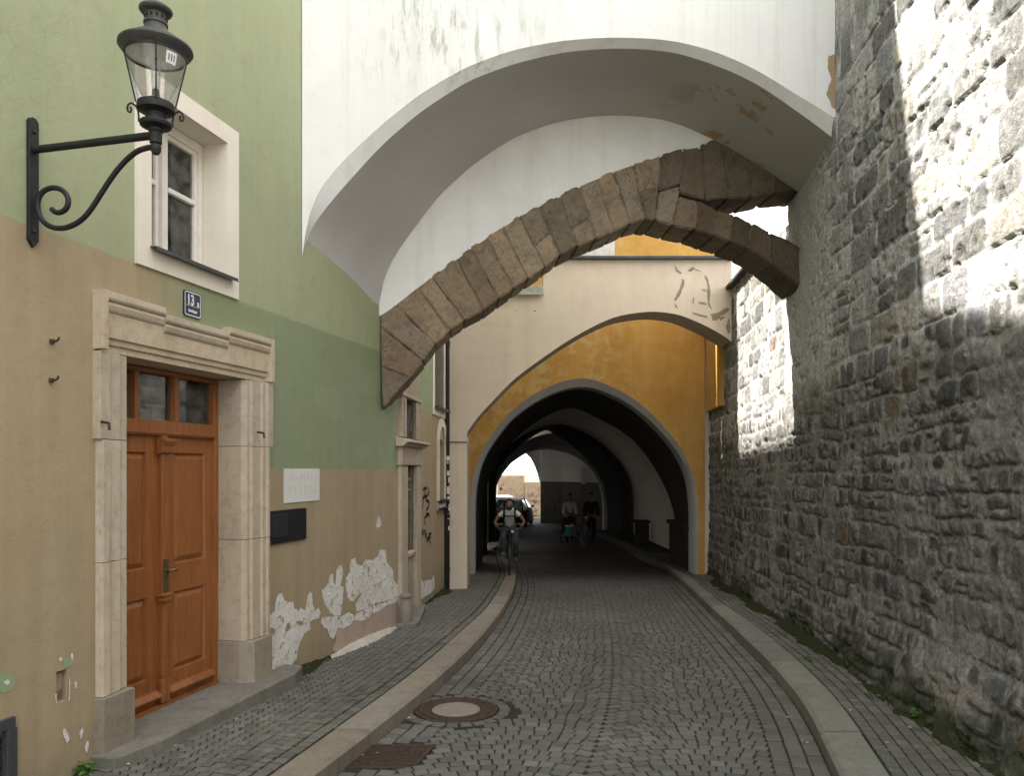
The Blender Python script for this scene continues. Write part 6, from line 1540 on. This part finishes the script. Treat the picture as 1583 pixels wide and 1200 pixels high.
# ---- weeds along the feet of the walls
def make_weed(x, y, z, n, h, label):
    h *= .72
    t = thing('weed', label, 'weed', (x, y, z), 0, 'weeds along the wall feet'); m_ = MB()
    for i in range(n):
        a = random.uniform(0, 6.28); r = random.uniform(.01, h * .7); zz_ = random.uniform(.25, 1) * h; c = Vector((x + r * math.cos(a), y + r * math.sin(a), z + zz_))
        d = Vector((math.cos(a), math.sin(a), random.uniform(-.5, .5))).normalized(); s_ = d.cross(Vector((0, 0, 1))).normalized(); l = random.uniform(.3, .6) * h; w_ = l * .33
        u = d.cross(s_)
        m_.poly([c - d * l * .5, c - s_ * w_ + u * w_ * .4, c + d * l * .5, c + s_ * w_ + u * w_ * .4])
    for i in range(max(3, n // 8)):
        a = random.uniform(0, 6.28); m_.tube([(x, y, z - .01), (x + .25 * h * math.cos(a), y + .25 * h * math.sin(a), z + h * .7)], .0025, 4, False)
    m_.build('leaves', M['weed'], t, recalc=False)
wx, wz = 0, 0
a_ = FL.hs(119); p = FL.W(a_, -.05, 0); make_weed(p.x, p.y, float(gz(p.y)) - .03, 60, .13, 'bright green weed at the left foot of the doorstep')
for px, py, n, h, lb in ((1420, 1113, 45, .10, 'leafy weed at the rubble wall foot in the near right corner'), (1480, 1145, 30, .09, 'small weed growing nearest the viewer at the rubble wall foot'), (1250, 1022, 34, .09, 'weed in the cracks midway along the rubble wall foot'), (1215, 985, 20, .06, 'tiny far weed at the rubble wall foot'), (1345, 1080, 26, .07, 'low weed on the right pavement close to the rubble wall')):
    x, y = ground_hit(px, py); make_weed(x, y, float(gz(y)), n, h, lb)
for px, py, n, h, lb in ((500, 1022, 30, .06, 'low weed at the foot of the peeling paint'), (470, 1036, 24, .05, 'small weed beside the right end of the doorstep')):
    x, y = ground_hit(px, py); x = max(x, float(wallx(y)) + .03); make_weed(x, y, float(gz(y)), n, h, lb)
# moss and dirt in the gutter between pavement and wall
def moss_strip(xf, y0, y1, w0, side, label):
    m_ = MB(); ys = np.arange(y0, y1, .06); rows = []
    for y in ys:
        w_ = w0 * max(.02, float(fbm(np.array([y * 1.7]), np.array([3.3 + y0]), 4)[0]) * 2.2 - .55); x = float(xf(y)); z = float(gz(y))
        rows.append([(x - side * .02, y, z + .05 + random.uniform(0, .02)), (x + side * w_ * .35, y, z + .022 + random.uniform(-.006, .01)), (x + side * w_ * .75, y, z + .006 + random.uniform(-.006, .006)), (x + side * (w_ + .02), y, z - .03)])
    m_.loft(rows); o = m_.build('moss', M['moss'], None, True); setp(o, label, 'moss', None, 'stuff')
moss_strip(lambda y: rwallx(y) - .10, 3.6, 14.5, .20, -1, 'dark moss and dirt along the rubble wall foot')
moss_strip(lambda y: wallx(y) + .0, 6.75, 13.0, .16, 1, 'moss along the green house foot')

# ---- leaf bits and paper scraps scattered on the stones
m_ = MB()
for i in range(110):
    y = random.uniform(4.2, 13.5); side = random.random()
    if side < .35: x = random.uniform(float(wallx(y)) + .03, float(wallx(y)) + .35); z = float(gz(y))
    elif side < .6: x = random.uniform(float(kRI(y)), float(rwallx(y)) - .08); z = float(gz(y))
    elif side < .8: x = float(kLO(y)) + abs(random.gauss(.03, .12)); z = float(rz(y))
    elif side < .93: x = float(kRO(y)) - abs(random.gauss(.03, .12)); z = float(rz(y))
    else: x = random.uniform(float(kLO(y)), float(kRO(y))); z = float(rz(y))
    a = random.uniform(0, 6.28); l = random.uniform(.008, .02); w_ = l * random.uniform(.4, .8); ca, sa_ = math.cos(a), math.sin(a)
    m_.poly([(x + ca * l, y + sa_ * l, z + .008), (x - sa_ * w_, y + ca * w_, z + random.uniform(.008, .018)), (x - ca * l, y - sa_ * l, z + .008), (x + sa_ * w_, y - ca * w_, z + random.uniform(.008, .014))])
o = m_.build('litter', plain('pale_scraps', (.42, .40, .33), .8, 0, .2, .5, 6), None, recalc=False); setp(o, 'pale leaf bits and paper scraps lying on the setts', 'litter', None, 'stuff')
# ------------------------------------------------------------------ sky, sun, camera
w = bpy.data.worlds.new('World'); sc.world = w; w.use_nodes = True
nt = w.node_tree; bg = nt.nodes['Background']
SD = Vector((-1, .25, 1.78)).normalized()
sky = nt.nodes.new('ShaderNodeTexSky'); sky.sky_type = 'NISHITA'; sky.sun_disc = False
sky.sun_elevation = math.asin(SD.z); sky.sun_rotation = math.atan2(SD.x, SD.y)
sky.dust_density = 3.0; sky.air_density = 1.0; sky.ozone_density = .6
tc = nt.nodes.new('ShaderNodeTexCoord'); no = nt.nodes.new('ShaderNodeTexNoise'); no.inputs['Scale'].default_value = 2.2; no.inputs['Detail'].default_value = 7
mp = nt.nodes.new('ShaderNodeMapRange'); mp.inputs[1].default_value = .25; mp.inputs[2].default_value = .55; mp.inputs[3].default_value = .55; mp.inputs[4].default_value = 1.
mx = nt.nodes.new('ShaderNodeMix'); mx.data_type = 'RGBA'; mx.inputs[7].default_value = (9.0, 9.1, 9.3, 1)     # bright thin cloud
nt.links.new(tc.outputs['Generated'], no.inputs['Vector']); nt.links.new(no.outputs['Fac'], mp.inputs[0]); nt.links.new(mp.outputs[0], mx.inputs[0])
nt.links.new(sky.outputs[0], mx.inputs[6]); nt.links.new(mx.outputs[2], bg.inputs['Color']); bg.inputs['Strength'].default_value = .085
sl = bpy.data.lights.new('sun', 'SUN'); sl.energy = 5.0; sl.angle = R(.53); sl.color = (1, .95, .87)
so2 = bpy.data.objects.new('sun', sl); COL.objects.link(so2); so2.rotation_euler = (-SD).to_track_quat('-Z', 'Y').to_euler()
cam = bpy.data.cameras.new('camera'); co = bpy.data.objects.new('camera', cam); COL.objects.link(co)
co.location = (0, 0, EZ); co.rotation_euler = (R(90), 0, 0); cam.sensor_width = 36; cam.lens = F / 1583 * 36; cam.shift_y = (HY - 600) / 1583
cam.clip_start = .05; cam.clip_end = 2000; sc.camera = co
sc.view_settings.view_transform = 'Standard'; sc.view_settings.look = 'None'; sc.view_settings.gamma = 1; sc.view_settings.exposure = 2.08
sc.cycles.max_bounces = 8; sc.cycles.diffuse_bounces = 4; sc.cycles.transparent_max_bounces = 12; sc.cycles.use_denoising = True
